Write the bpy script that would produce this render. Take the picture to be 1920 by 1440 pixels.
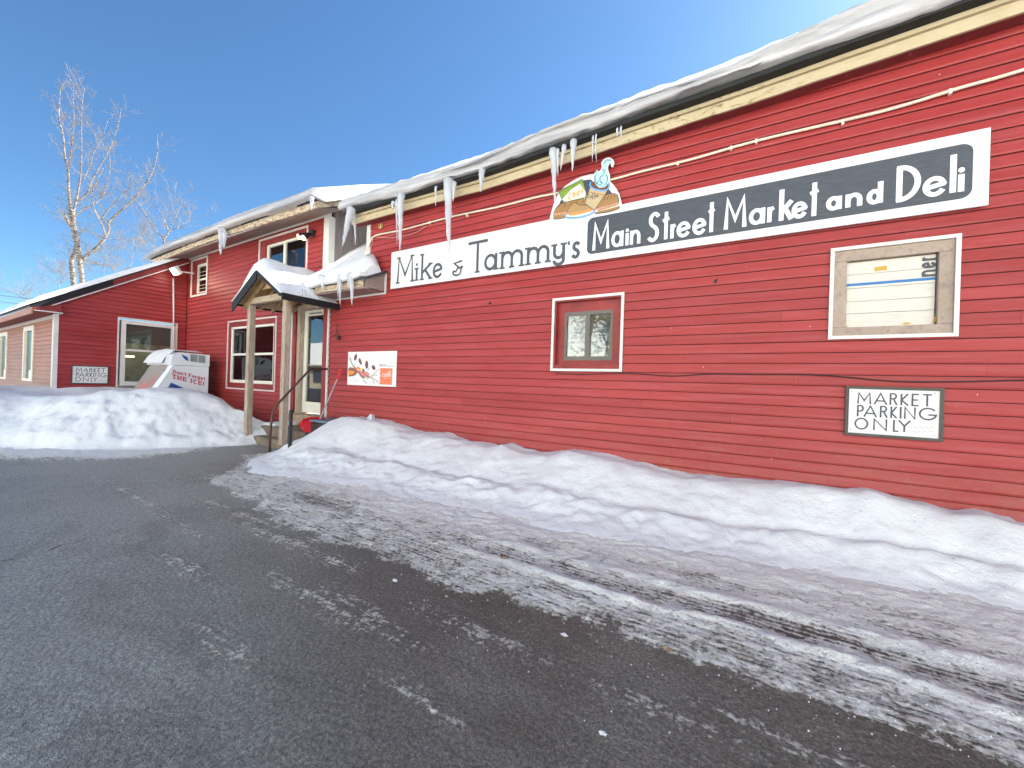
import bpy, bmesh, math, random
import numpy as np
from mathutils import Vector, Matrix, noise as mn

for o in list(bpy.data.objects): bpy.data.objects.remove(o)
SC = bpy.context.scene
COL = SC.collection
random.seed(7)

# ------------------------------------------------------------------ camera
F = 764.0; H = 1.28; YW = 4.75            # focal length (px of a 1920 wide picture), eye height, wall distance
yaw = math.atan2(480, 764); roll = math.atan(.0324)
FW = np.array([-math.sin(yaw), math.cos(yaw), 0.]); RT0 = np.array([math.cos(yaw), math.sin(yaw), 0.]); UP0 = np.array([0, 0, 1.])
RT = RT0*math.cos(roll)+UP0*math.sin(roll); UPV = UP0*math.cos(roll)-RT0*math.sin(roll)
CP = np.array([0, 0, H])
def ray(px, py): return FW+(px-960)/F*RT-(py-720)/F*UPV
def yy(px, py, Y=YW): r = ray(px, py); return CP+r*(Y/r[1])          # point on a wall plane y = Y
def xx(px, py, X): r = ray(px, py); return CP+r*(X/r[0])             # point on a wall plane x = X
def gg(px, py, Z=0.): r = ray(px, py); return CP+r*((Z-H)/r[2])      # point on level ground z = Z
def dd(px, py, t): return CP+ray(px, py)*t                           # point at distance t
cam = bpy.data.cameras.new('camera'); co = bpy.data.objects.new('camera', cam); COL.objects.link(co)
cam.sensor_width = 36; cam.lens = 36*F/1920; cam.clip_end = 2000; cam.clip_start = .05
co.matrix_world = Matrix(((RT[0], UPV[0], -FW[0], 0), (RT[1], UPV[1], -FW[1], 0), (RT[2], UPV[2], -FW[2], H), (0, 0, 0, 1)))
SC.camera = co
# ------------------------------------------------------------------ light
SUN_EL, SUN_AZ = 42, 19                    # behind the building, a little right of square
w = bpy.data.worlds.new('World'); SC.world = w; w.use_nodes = True
nt = w.node_tree; nt.nodes.clear()
sky = nt.nodes.new('ShaderNodeTexSky'); sky.sky_type = 'NISHITA'; sky.sun_disc = False
sky.sun_elevation = math.radians(SUN_EL); sky.sun_rotation = math.radians(SUN_AZ)
sky.air_density = 1.0; sky.dust_density = .40; sky.ozone_density = 3.6; sky.altitude = 300
bg = nt.nodes.new('ShaderNodeBackground'); bg.inputs[1].default_value = .064
wo = nt.nodes.new('ShaderNodeOutputWorld')
tn = nt.nodes.new('ShaderNodeMix'); tn.data_type = 'RGBA'; tn.blend_type = 'MULTIPLY'; tn.inputs[0].default_value = 1; tn.inputs[7].default_value = (.64, .88, 1.0, 1)
nt.links.new(sky.outputs[0], tn.inputs[6]); nt.links.new(tn.outputs[2], bg.inputs[0]); nt.links.new(bg.outputs[0], wo.inputs[0])
sl = bpy.data.lights.new('sun', 'SUN'); sl.energy = 5.0; sl.angle = math.radians(.5); sl.color = (1, .95, .83)
so = bpy.data.objects.new('sun', sl); COL.objects.link(so)
e_, a_ = math.radians(SUN_EL), math.radians(SUN_AZ)
sd = Vector((math.sin(a_)*math.cos(e_), math.cos(a_)*math.cos(e_), math.sin(e_)))
so.rotation_euler = sd.to_track_quat('Z', 'Y').to_euler()
SC.view_settings.view_transform = 'Standard'; SC.view_settings.look = 'None'
SC.view_settings.exposure = 1.66; SC.view_settings.gamma = 1; SC.view_settings.use_curve_mapping = False
SC.render.engine = 'CYCLES'; SC.cycles.max_bounces = 8; SC.cycles.transparent_max_bounces = 12

# ------------------------------------------------------------------ materials
class NB:
    def __init__(s, name):
        s.m = bpy.data.materials.new(name); s.m.use_nodes = True; s.t = s.m.node_tree; s.t.nodes.clear()
        s.out = s.n('ShaderNodeOutputMaterial')
    def n(s, typ, **k):
        nd = s.t.nodes.new(typ)
        for a, v in k.items(): setattr(nd, a, v)
        return nd
    def l(s, a, b): s.t.links.new(a, b)
    def coord(s, scale=(1, 1, 1), kind='Object', rot=(0, 0, 0)):
        c = s.n('ShaderNodeTexCoord') if kind != 'World' else s.n('ShaderNodeNewGeometry')
        mp = s.n('ShaderNodeMapping'); mp.inputs['Scale'].default_value = scale; mp.inputs['Rotation'].default_value = rot
        s.l(c.outputs[kind if kind != 'World' else 'Position'], mp.inputs[0]); return mp.outputs[0]
    def noise(s, vec, scale=5, detail=4, rough=.55, dist=0):
        x = s.n('ShaderNodeTexNoise'); s.l(vec, x.inputs['Vector']); x.inputs['Scale'].default_value = scale
        x.inputs['Detail'].default_value = detail; x.inputs['Roughness'].default_value = rough; x.inputs['Distortion'].default_value = dist
        return x.outputs[0]
    def ramp(s, f, stops):
        r = s.n('ShaderNodeValToRGB'); s.l(f, r.inputs[0]); e = r.color_ramp.elements
        while len(e) > 1: e.remove(e[0])
        e[0].position = stops[0][0]; c = stops[0][1]; e[0].color = (*c, 1) if isinstance(c, tuple) else (c, c, c, 1)
        for p, c in stops[1:]:
            q = e.new(p); q.color = (*c, 1) if isinstance(c, tuple) else (c, c, c, 1)
        return r.outputs[0]
    def mix(s, f, a, b, mode='MIX'):
        x = s.n('ShaderNodeMix', data_type='RGBA', blend_type=mode)
        for i, v in ((0, f), (6, a), (7, b)):
            if isinstance(v, (int, float)): x.inputs[i].default_value = v if i == 0 else (v, v, v, 1)
            elif isinstance(v, tuple): x.inputs[i].default_value = (*v, 1)
            else: s.l(v, x.inputs[i])
        return x.outputs[2]
    def math(s, op, a, b=0., c=0., clamp=False):
        x = s.n('ShaderNodeMath', operation=op); x.use_clamp = clamp
        for i, v in enumerate((a, b, c)):
            if isinstance(v, (int, float)): x.inputs[i].default_value = v
            else: s.l(v, x.inputs[i])
        return x.outputs[0]
    def attr(s, name):
        x = s.n('ShaderNodeAttribute'); x.attribute_name = name; return x.outputs['Fac']
    def rnd(s): return s.n('ShaderNodeObjectInfo').outputs['Random']
    def bump(s, h, strength=.3, dist=.01, prev=None):
        b = s.n('ShaderNodeBump'); b.inputs['Strength'].default_value = strength; b.inputs['Distance'].default_value = dist
        s.l(h, b.inputs['Height'])
        if prev is not None: s.l(prev, b.inputs['Normal'])
        return b.outputs[0]
    def pbr(s, col, rough=.6, nrm=None, spec=.5, metal=0, trans=0, ior=1.45, emis=None, estr=0, sss=0):
        p = s.n('ShaderNodeBsdfPrincipled')
        for k, v in (('Base Color', col), ('Roughness', rough), ('Specular IOR Level', spec), ('Metallic', metal), ('Transmission Weight', trans), ('IOR', ior)):
            if isinstance(v, tuple): p.inputs[k].default_value = (*v, 1)
            elif isinstance(v, (int, float)): p.inputs[k].default_value = v
            else: s.l(v, p.inputs[k])
        if nrm is not None: s.l(nrm, p.inputs['Normal'])
        if emis: p.inputs['Emission Color'].default_value = (*emis, 1); p.inputs['Emission Strength'].default_value = estr
        if sss: p.inputs['Subsurface Weight'].default_value = sss; p.inputs['Subsurface Radius'].default_value = (.05, .07, .09)
        s.l(p.outputs[0], s.out.inputs[0]); return p

def plain(name, col, rough=.6, var=.12, scale=14, bump=.15, spec=.5, metal=0, stretch=(1, 1, 1)):
    b = NB(name); v = b.coord(stretch, 'World'); n = b.noise(v, scale, 5)
    c = b.mix(b.ramp(n, [(.3, 0.), (.7, 1.)]), tuple(x*(1-var) for x in col), tuple(min(1, x*(1+var)) for x in col))
    b.pbr(c, rough, b.bump(b.noise(v, scale*5, 3), bump, .003) if bump else None, spec, metal); return b.m

def siding_mat(name, a, b2, fade):
    b = NB(name); v = b.coord((1, 1, 1), 'World')
    big = b.noise(v, .55, 4, .6); st = b.noise(b.coord((.6, .6, 9), 'World'), 3, 5, .6)
    fine = b.noise(v, 60, 3, .6)
    c = b.mix(b.ramp(big, [(.35, 0.), (.68, 1.)]), a, b2)
    c = b.mix(b.math('MULTIPLY', b.ramp(st, [(.45, 0.), (.75, 1.)]), .45), c, fade)
    c = b.mix(b.math('MULTIPLY_ADD', b.rnd(), .36, .02), c, tuple(x*.62 for x in a))
    stain = b.noise(b.coord((5, 5, .5), 'World'), 2.2, 5, .65)
    c = b.mix(b.math('MULTIPLY', b.ramp(stain, [(.6, 0.), (.8, 1.)]), .35), c, (.16, .045, .04))
    chip = b.noise(v, 30, 2, .4)
    c = b.mix(b.ramp(chip, [(.79, 0.), (.8, 1.)]), c, (.6, .5, .45))
    sx_ = b.n('ShaderNodeSeparateXYZ'); b.l(v, sx_.inputs[0]); zz = sx_.outputs[2]
    low = b.ramp(zz, [(.25, 1.), (1.15, 0.)]); wetm = b.math('MULTIPLY', low, b.ramp(b.noise(b.coord((1.2, 1.2, 2.5), 'World'), 1.1, 4, .6), [(.42, 0.), (.60, 1.)]))
    c = b.mix(b.math('MULTIPLY', wetm, .5), c, (.27, .035, .016))
    spl = b.math('MULTIPLY', b.ramp(zz, [(.35, 1.), (1.0, 0.)]), b.ramp(b.noise(v, 16, 6, .75), [(.50, 0.), (.68, 1.)]))
    c = b.mix(b.math('MULTIPLY', spl, .45), c, (.24, .12, .08))
    nr = b.bump(b.noise(b.coord((1, 1, 6), 'World'), 2.0, 3), .35, .012)
    nr = b.bump(fine, .12, .002, nr)
    b.pbr(c, b.mix(wetm, b.ramp(big, [(.3, .40), (.7, .55)]), .20), nr, .38); return b.m

def wood_mat(name, a, b2, dark, axis=(12, 12, 1.2), peel=None):
    b = NB(name); v = b.coord(axis, 'World'); n = b.noise(v, 3, 7, .65, .4); g = b.noise(b.coord(tuple(x*3.2 for x in axis), 'World'), 3, 5)
    c = b.mix(b.ramp(n, [(.3, 0.), (.68, 1.)]), a, b2)
    c = b.mix(b.ramp(g, [(.52, 0.), (.7, .75)]), c, dark)
    c = b.mix(b.math('MULTIPLY', b.rnd(), .3), c, tuple(x*.55 for x in b2))
    if peel:
        p = b.noise(b.coord((2.6, 2.6, 7), 'World'), 3.2, 8, .72)
        k_ = b.ramp(p, [(peel[1]-.03, 0.), (peel[1]+.03, 1.)])
        if name == 'cream_fascia':
            sx_ = b.n('ShaderNodeSeparateXYZ'); b.l(b.coord((1, 1, 1), 'World'), sx_.inputs[0]); k_ = b.math('MULTIPLY', k_, b.ramp(b.math('MULTIPLY_ADD', sx_.outputs[0], .2, .5), [(.12, .35), (.25, 1.), (.42, 1.), (.55, .12)]))
        c = b.mix(k_, c, peel[0])
    b.pbr(c, .78, b.bump(g, .45, .004), .3); return b.m

def snow_mat(name, dirt=0., tint=(.83, .85, .84), bumpd=.03):
    b = NB(name); v = b.coord((1, 1, 1), 'World')
    n1 = b.noise(v, 1.3, 5, .6); n2 = b.noise(v, 9, 6, .65); n3 = b.noise(v, 70, 4, .7)
    c = b.mix(b.ramp(n1, [(.35, 0.), (.7, 1.)]), tint, (.86, .86, .86))
    c = b.mix(b.math('MULTIPLY', b.ramp(n2, [(.5, 0.), (.72, 1.)]), .25+dirt), c, (.66, .61, .53))
    sp = b.noise(v, 42, 3, .5)
    c = b.mix(b.ramp(sp, [(.735, 0.), (.75, .85)]), c, (.22, .17, .13))
    nr = b.bump(n2, .45, bumpd); nr = b.bump(b.noise(v, 26, 5, .75), .4, .014, nr); nr = b.bump(n3, .35, .006, nr)
    b.pbr(c, .62, nr, .35); return b.m

M = {}
M['red'] = siding_mat('red_siding', (.335, .030, .028), (.41, .052, .052), (.46, .11, .118))
M['salmon'] = siding_mat('warm_lit_siding', (.42, .17, .10), (.48, .21, .13), (.55, .30, .20))  # red siding with warm bounce light painted into its colour
M['sheath'] = plain('sheathing_shadow_red', (.07, .014, .014), .8, .2, 6)
M['redwood'] = plain('red_trim_paint', (.25, .026, .024), .5, .25, 6)
M['reddark'] = wood_mat('dark_red_peeling', (.20, .035, .035), (.28, .045, .045), (.10, .03, .03), (3, 3, 3), ((.55, .42, .38), .66))
M['white'] = plain('white_trim', (.68, .655, .61), .45, .06, 5, .08)
M['sign'] = plain('sign_white', (.72, .71, .69), .5, .04, 3, .05)
M['signdark'] = plain('sign_charcoal', (.058, .066, .082), .55, .2, 9, .08, stretch=(1, 1, 6))
M['ink'] = plain('ink', (.07, .075, .09), .55, .1, 20, 0)
M['signtext'] = plain('sign_lettering_white', (.80, .79, .77), .5, .03, 6, 0)
M['cream'] = wood_mat('cream_fascia', (.52, .42, .26), (.60, .50, .33), (.46, .37, .23), (.7, 3, 3), ((.26, .19, .09), .57))
M['fascia_b'] = wood_mat('peeling_fascia', (.55, .45, .30), (.62, .52, .38), (.40, .30, .18), (.8, 3, 3), ((.30, .19, .15), .53))
M['soffit'] = wood_mat('taupe_soffit', (.27, .20, .18), (.34, .26, .23), (.20, .15, .13), (.7, 4, 4))
M['grey'] = wood_mat('weathered_grey_board', (.24, .20, .19), (.33, .28, .27), (.12, .09, .085), (8, 8, .8))
M['grey_h'] = wood_mat('weathered_frame_board', (.36, .28, .22), (.46, .36, .29), (.26, .21, .18), (3, 3, 3))
M['post'] = wood_mat('post_wood', (.30, .22, .15), (.58, .50, .40), (.14, .10, .07), (9, 9, .9))
M['beam'] = wood_mat('beam_wood', (.36, .28, .19), (.50, .41, .30), (.20, .14, .09), (.9, 9, 9))
M['rafter'] = wood_mat('rafter_wood', (.42, .27, .13), (.55, .38, .20), (.24, .15, .08), (2, 2, 2))
M['black'] = plain('black_membrane', (.010, .011, .013), .65, .4, 8, .5)
M['shingle'] = plain('dark_roof', (.05, .05, .055), .8, .3, 20, .5)
M['snow'] = snow_mat('snow')
M['roofsnow'] = snow_mat('roof_snow', 0, (.80, .82, .85), .02)
def icy():
    b = NB('shaded_icy_snow'); n = b.noise(b.coord((.35, 2.5, 6), 'World'), 1.6, 6, .6, .3); n2 = b.noise(b.coord((1, 1, 1), 'World'), 6, 5, .6)
    c = b.mix(b.ramp(n, [(.38, 0.), (.62, 1.)]), (.34, .34, .355), (.60, .585, .58)); c = b.mix(b.math('MULTIPLY', b.ramp(n2, [(.5, 0.), (.75, 1.)]), .4), c, (.42, .38, .35))
    b.pbr(c, .42, b.bump(n2, .4, .02, b.bump(n, .5, .04)), .5); return b.m
M['shaded_icysnow'] = icy()  # grey of old ice, plus shade of the backlit eave face in the colour
M['glassframe'] = plain('bronze_frame', (.13, .115, .095), .45, .1, 10, .05)
M['vinyl'] = plain('cream_vinyl', (.78, .75, .64), .4, .05, 6, .05)
M['concrete'] = plain('concrete', (.20, .155, .11), .8, .3, 7, .6)
M['stone'] = plain('sill_stone', (.36, .26, .17), .8, .35, 12, .7)
M['rust'] = plain('rusty_pipe', (.10, .055, .04), .5, .5, 25, .3, .5, .4)
M['steel'] = plain('dull_steel', (.30, .29, .27), .4, .2, 25, .1, .5, .6)
M['blackmetal'] = plain('black_metal', (.02, .022, .026), .45, .3, 20, .1)
M['redplastic'] = plain('red_plastic', (.55, .01, .02), .35, .1, 10, 0)
M['greyplastic'] = plain('blue_grey_plastic', (.16, .22, .30), .5, .15, 10, .1)
M['darkbag'] = plain('dark_bin', (.035, .038, .035), .35, .3, 12, .3)
M['pipe'] = plain('cream_conduit', (.75, .64, .50), .5, .08, 8, 0)
M['pinkwire'] = plain('pinkish_cable', (.60, .33, .28), .5, .1, 8, 0)
M['wire'] = plain('black_cable', (.02, .015, .018), .5, .1, 8, 0)
M['box_white'] = plain('enamel_white', (.74, .76, .79), .35, .05, 3, .05)
M['box_grey'] = plain('metal_door', (.36, .33, .31), .45, .08, 5, .05)
M['grille'] = plain('grille', (.30, .32, .33), .5, .3, 60, .3, stretch=(.2, .2, 8))
M['redprint'] = plain('red_print', (.52, .02, .05), .5, .05, 8, 0)
M['coralprint'] = plain('coral_print', (.70, .20, .15), .5, .1, 8, 0)
M['blueprint'] = plain('blue_print', (.015, .075, .28), .5, .2, 8, 0)
M['skyprint'] = plain('light_blue_print', (.25, .62, .80), .5, .15, 8, 0)
M['navy'] = plain('navy_print', (.045, .06, .09), .5, .1, 8, 0)
M['mirrorlens'] = plain('lens', (.8, .8, .8), .3, 0, 8, 0)
def colmat(name, c): M[name] = plain('print_'+name, c, .55, .06, 30, 0)
for k, c in dict(bread=(.34, .18, .06), bread2=(.42, .25, .10), outline=(.06, .045, .035), tan=(.50, .38, .22), cupblue=(.14, .36, .66), paleblue=(.42, .62, .66), coffee=(.14, .06, .035),
                 lime=(.22, .34, .04), chipw=(.72, .72, .62), orange=(.85, .30, .04), ham=(.72, .26, .22), leaf=(.12, .28, .04), orangecard=(.86, .19, .09), bean=(.09, .035, .035), splash=(.34, .15, .13), hand=(.26, .12, .08),
                 gold=(.52, .32, .05), tape=(.03, .17, .42), paleprint=(.45, .44, .47), yellow=(.62, .52, .22), poster=(.78, .77, .75)).items(): colmat(k, c)
def boardwhite():
    b = NB('white_painted_plank'); v = b.coord((1.2, 1.2, 22), 'World'); n = b.noise(v, 4, 7, .68, .3); e = b.noise(b.coord((1, 1, 1), 'World'), 9, 5)
    c = b.mix(b.ramp(n, [(.35, 0.), (.7, 1.)]), (.60, .56, .48), (.72, .68, .61))
    c = b.mix(b.ramp(n, [(.62, 0.), (.66, .8)]), c, (.28, .25, .21))
    b.pbr(c, .6, b.bump(n, .5, .004)); return b.m
M['plank'] = boardwhite()
def barkmat():
    b = NB('pale_bark'); v = b.coord((1, 1, 4), 'World'); n = b.noise(v, 5, 6, .65)
    c = b.mix(b.ramp(n, [(.42, 0.), (.6, 1.)]), (.09, .07, .06), (.42, .36, .31)); b.pbr(c, .8, b.bump(n, .4, .02), .2); return b.m
M['bark'] = barkmat()
M['twig'] = plain('twig', (.20, .165, .14), .8, .2, 3, 0)
M['evergreen'] = plain('evergreen', (.035, .06, .02), .8, .5, 3, 0)
M['goldleaf'] = plain('golden_brush', (.26, .20, .06), .8, .5, 2, 0)
def ice():
    b = NB('ice'); v = b.coord((1, 1, .4), 'World'); n = b.noise(v, 30, 4)
    p = b.pbr((.84, .87, .92), .22, b.bump(n, .5, .006), .5, 0, .55, 1.31, None, 0, .0); return b.m
M['ice'] = ice()
def glass(name='pane_glass', refl=.12, tint=(.75, .80, .78)):
    b = NB(name); fr = b.n('ShaderNodeFresnel'); fr.inputs[0].default_value = 1.6
    f = b.math('MULTIPLY_ADD', fr.outputs[0], 1.25, refl, True)
    g = b.n('ShaderNodeBsdfGlossy'); g.inputs['Roughness'].default_value = .02; g.inputs[0].default_value = (.9, .92, .92, 1)
    b.l(b.bump(b.noise(b.coord((1, 1, 1), 'World'), 1.8, 2), .06, .02), g.inputs['Normal'])
    t = b.n('ShaderNodeBsdfTransparent'); t.inputs[0].default_value = (*tint, 1)
    x = b.n('ShaderNodeMixShader'); b.l(f, x.inputs[0]); b.l(t.outputs[0], x.inputs[1]); b.l(g.outputs[0], x.inputs[2]); b.l(x.outputs[0], b.out.inputs[0]); return b.m
M['glass'] = glass('pane_glass', -.02, (.88, .92, .90)); M['glass2'] = glass('mirror_glass', .09)
M['glass3'] = glass('dull_pane', -.10, (.7, .72, .66))
M['room'] = plain('dim_room', (.38, .375, .36), .8, .5, 2, 0)
M['blind'] = plain('screen_blind', (.20, .20, .15), .8, .3, 40, .3)
M['grid'] = plain('window_screen', (.13, .14, .12), .8, .3, 90, .3)
def emit(name, c, s):
    b = NB(name); b.pbr(c, .4, None, .5, emis=c, estr=s); return b.m
M['roomlamp'] = emit('room_lamp', (1, .88, .45), 2.2); M['led'] = emit('led_panel', (1, .95, .85), 4); M['bulb'] = emit('warm_bulb', (1, .80, .5), 3)

def ground_mat():
    b = NB('parking_lot_surface'); v = b.coord((1, 1, 1), 'World')
    cov = b.attr('snow'); tr = b.attr('tread')
    # asphalt
    big = b.noise(v, .5, 5, .6); mid = b.noise(b.coord((.7, 2.2, 1), 'World'), 2.2, 6, .7, .3); agg = b.noise(v, 230, 2, .6); agg2 = b.noise(v, 62, 4, .75)
    big = b.math('ADD', b.math('MULTIPLY', big, .7), b.math('MULTIPLY', b.noise(b.coord((.6, 1.8, 1), 'World'), 1.7, 7, .75, .6), .3))
    asp = b.mix(b.ramp(big, [(.42, 0.), (.58, 1.)]), (.27, .255, .21), (.13, .108, .08))
    damp = b.ramp(b.noise(b.coord((.8, 1.5, 1), 'World'), 1.3, 6, .7, .8), [(.50, 0.), (.62, 1.)])
    asp = b.mix(b.attr('wet'), asp, (.38, .385, .34)); asp = b.mix(b.math('MULTIPLY', damp, .38), asp, (.11, .10, .088))  # wet asphalt; its sky sheen is painted in as a paler colour
    asp = b.mix(b.math('MULTIPLY', b.ramp(mid, [(.52, 0.), (.78, 1.)]), .45), asp, (.36, .31, .26))
    asp = b.mix(.75, asp, b.ramp(agg, [(.30, .25), (.50, .85), (.72, 1.5)]), 'MULTIPLY')
    asp = b.mix(.6, asp, b.ramp(agg2, [(.36, .25), (.53, 1.), (.70, 2.1)]), 'MULTIPLY')
    vo = b.n('ShaderNodeTexVoronoi'); b.l(v, vo.inputs['Vector']); vo.inputs['Scale'].default_value = 24
    salt = b.math('LESS_THAN', vo.outputs['Distance'], b.math('MULTIPLY', b.ramp(b.noise(v, 3, 3), [(.45, 0.), (.75, .20)]), 1.))
    asp = b.mix(b.math('MULTIPLY', salt, .65), asp, (.5, .5, .5))
    # snow mask: cover attribute pushed through streaky and lumpy noise
    s1 = b.noise(b.coord((1.1, 11, 1), 'World', (0, 0, .02)), 2.6, 7, .68, .2); s2 = b.noise(v, 6.5, 7, .72, .4); s3 = b.noise(v, 38, 4, .65)
    nn = b.math('MULTIPLY_ADD', b.math('ADD', b.math('MULTIPLY', s1, .32), b.math('ADD', b.math('MULTIPLY', s2, .33), b.math('MULTIPLY', s3, .35))), 3.7, -1.35)
    wv = b.n('ShaderNodeTexWave', wave_type='BANDS', bands_direction='Y'); b.l(v, wv.inputs['Vector']); wv.inputs['Scale'].default_value = 8.0; wv.inputs['Distortion'].default_value = 4; wv.inputs['Detail'].default_value = 4; wv.inputs['Detail Scale'].default_value = .4
    wv2 = b.n('ShaderNodeTexWave', wave_type='BANDS', bands_direction='X'); b.l(v, wv2.inputs['Vector']); wv2.inputs['Scale'].default_value = 13; wv2.inputs['Distortion'].default_value = 2.5
    trd = b.math('MULTIPLY', tr, b.math('MULTIPLY_ADD', wv.outputs['Fac'], .20, b.math('MULTIPLY_ADD', wv2.outputs['Fac'], .03, -.11)))
    thr = b.math('ADD', b.math('ADD', nn, trd), b.math('MULTIPLY_ADD', cov, .72, -.76))
    k = b.ramp(b.math('MULTIPLY_ADD', thr, 3.2, .5, True), [(0, 0.), (1, 1.)])
    k = b.math('MULTIPLY', k, b.math('MULTIPLY', cov, 12, 0, True))
    dirt = b.noise(b.coord((1, 3, 1), 'World'), 4, 7, .72)
    pk = b.mix(b.ramp(dirt, [(.50, 0.), (.78, 1.)]), (.95, .945, .87), (.72, .62, .46))
    pk = b.mix(b.ramp(b.noise(v, 9, 5, .7), [(.62, 0.), (.74, .7)]), pk, (.42, .31, .19))
    pk = b.mix(b.ramp(b.noise(v, 55, 4, .7), [(.585, 0.), (.66, .75)]), pk, (.34, .29, .22))
    clean = b.ramp(cov, [(.80, 0.), (1.0, .8)]); pk = b.mix(clean, pk, (.95, .95, .89))
    slush = b.mix(.5, (.86, .84, .76), (.60, .565, .49))
    c = b.mix(b.ramp(k, [(0, 0.), (.45, .85), (.5, .95), (1, 1.)]), asp, b.mix(b.ramp(k, [(.35, 0.), (.85, 1.)]), slush, pk))
    rough = b.mix(k, b.mix(damp, b.mix(b.attr('wet'), .62, .42), .36), .55)
    hgt = b.math('ADD', b.math('MULTIPLY', k, 1.3), b.math('MULTIPLY', s3, .9))
    nr = b.bump(agg, .75, .006); nr = b.bump(b.noise(v, 22, 4), .25, .01, nr); nr = b.bump(hgt, .75, .018, nr); nr = b.bump(s2, .5, .03, nr)
    b.pbr(c, rough, nr, .5); return b.m
M['ground'] = ground_mat()

# ------------------------------------------------------------------ mesh helpers
WL = {}                                       # world location of every object
def wl(p): return WL.get(p.name, Vector((0, 0, 0))) if p else Vector((0, 0, 0))
class MB:
    def __init__(s): s.v = []; s.f = []; s.mi = []; s.k = 0
    def face(s, idx): s.f.append(tuple(idx)); s.mi.append(s.k)
    def add(s, pts): i = len(s.v); s.v += [tuple(p) for p in pts]; return i
    def poly(s, pts): i = s.add(pts); s.face(range(i, i+len(pts)))
    def box(s, x0, x1, y0, y1, z0, z1, T=None):
        P = [(x0, y0, z0), (x1, y0, z0), (x1, y1, z0), (x0, y1, z0), (x0, y0, z1), (x1, y0, z1), (x1, y1, z1), (x0, y1, z1)]
        if T: P = [T(*p) for p in P]
        i = s.add(P)
        for q in ((0, 3, 2, 1), (4, 5, 6, 7), (0, 1, 5, 4), (1, 2, 6, 5), (2, 3, 7, 6), (3, 0, 4, 7)): s.face([i+a for a in q])
    def hexa(s, P):
        i = s.add(P)
        for q in ((0, 3, 2, 1), (4, 5, 6, 7), (0, 1, 5, 4), (1, 2, 6, 5), (2, 3, 7, 6), (3, 0, 4, 7)): s.face([i+a for a in q])
    def prism(s, pts, off):                    # pts: 3d polygon, off: extrusion vector
        n = len(pts); i = s.add(pts); j = s.add([(p[0]+off[0], p[1]+off[1], p[2]+off[2]) for p in pts])
        s.face(range(i, i+n)); s.face(range(j+n-1, j-1, -1))
        for a in range(n): b = (a+1) % n; s.face((i+b, i+a, j+a, j+b))
    def bar(s, a, b, wid, hgt, up=(0, 0, 1)):  # square bar from a to b
        a, b = Vector(a), Vector(b); d = (b-a).normalized(); r = d.cross(Vector(up)).normalized()*wid/2; u = r.normalized().cross(d)*hgt/2
        s.hexa([a-r-u, a+r-u, b+r-u, b-r-u, a-r+u, a+r+u, b+r+u, b-r+u])
    def tube(s, pts, rad, n=8, cap=True):
        pts = [Vector(p) for p in pts]; rings = []
        rad = rad if isinstance(rad, (list, tuple)) else [rad]*len(pts)
        prev = None
        for i, p in enumerate(pts):
            d = (pts[min(i+1, len(pts)-1)]-pts[max(i-1, 0)])
            d = d.normalized() if d.length > 1e-9 else Vector((0, 0, 1))
            if prev is None:
                r = d.cross(Vector((0, 0, 1)) if abs(d.z) < .95 else Vector((1, 0, 0))).normalized()
            else:
                r = (prev-d*prev.dot(d)); r = r.normalized() if r.length > 1e-6 else d.orthogonal().normalized()
            prev = r; u = d.cross(r)
            rings.append(s.add([p+(r*math.cos(2*math.pi*k/n)+u*math.sin(2*math.pi*k/n))*rad[i] for k in range(n)]))
        for a, b in zip(rings, rings[1:]):
            for k in range(n): k2 = (k+1) % n; s.face((a+k, a+k2, b+k2, b+k))
        if cap: s.face(range(rings[0]+n-1, rings[0]-1, -1)); s.face(range(rings[-1], rings[-1]+n))
    def grid(s, P):                             # P[i][j] 3d points
        R, Cc = len(P), len(P[0]); i0 = s.add([p for row in P for p in row])
        for i in range(R-1):
            for j in range(Cc-1): a = i0+i*Cc+j; s.face((a, a+1, a+Cc+1, a+Cc))
    def build(s, name, mat, parent=None, smooth=False, fix=True, bevel=0):
        me = bpy.data.meshes.new(name); L = wl(parent)
        me.from_pydata([(p[0]-L[0], p[1]-L[1], p[2]-L[2]) for p in s.v], [], s.f)
        for m in (mat if isinstance(mat, (list, tuple)) else [mat]): me.materials.append(m)
        if len(me.materials) > 1: me.polygons.foreach_set('material_index', s.mi)
        if fix:
            bm = bmesh.new(); bm.from_mesh(me); bmesh.ops.recalc_face_normals(bm, faces=bm.faces); bm.to_mesh(me); bm.free()
        if smooth: me.polygons.foreach_set('use_smooth', [True]*len(me.polygons))
        me.update()
        o = bpy.data.objects.new(name, me); COL.objects.link(o)
        if parent: o.parent = parent
        WL[o.name] = L
        if bevel:
            b = o.modifiers.new('bevel', 'BEVEL'); b.width = bevel; b.segments = 2; b.limit_method = 'ANGLE'
        return o
def thing(name, loc, label, cat, group=None):
    o = bpy.data.objects.new(name, None); COL.objects.link(o); o.location = loc; o.empty_display_size = .2
    WL[o.name] = Vector(loc); o['label'] = label; o['category'] = cat
    if group: o['group'] = group
    return o
def tag(o, label, cat, group=None):
    o['label'] = label; o['category'] = cat
    if group: o['group'] = group
    return o
def kind(o, k): o['kind'] = k; return o
def recenter(o):                               # put a single-mesh thing's origin at its base
    me = o.data; co_ = np.empty(len(me.vertices)*3); me.vertices.foreach_get('co', co_); co_ = co_.reshape(-1, 3)
    c = Vector(((co_[:, 0].min()+co_[:, 0].max())/2, (co_[:, 1].min()+co_[:, 1].max())/2, co_[:, 2].min()))
    me.transform(Matrix.Translation(-c)); o.location = c; return o
def TY(Y0): return lambda a, o, z: (a, Y0-o, z)     # wall facing the street (-y): a = x, o = outward
def TX(X0): return lambda a, o, z: (X0+o, a, z)     # wall facing right (+x): a = y

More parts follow.
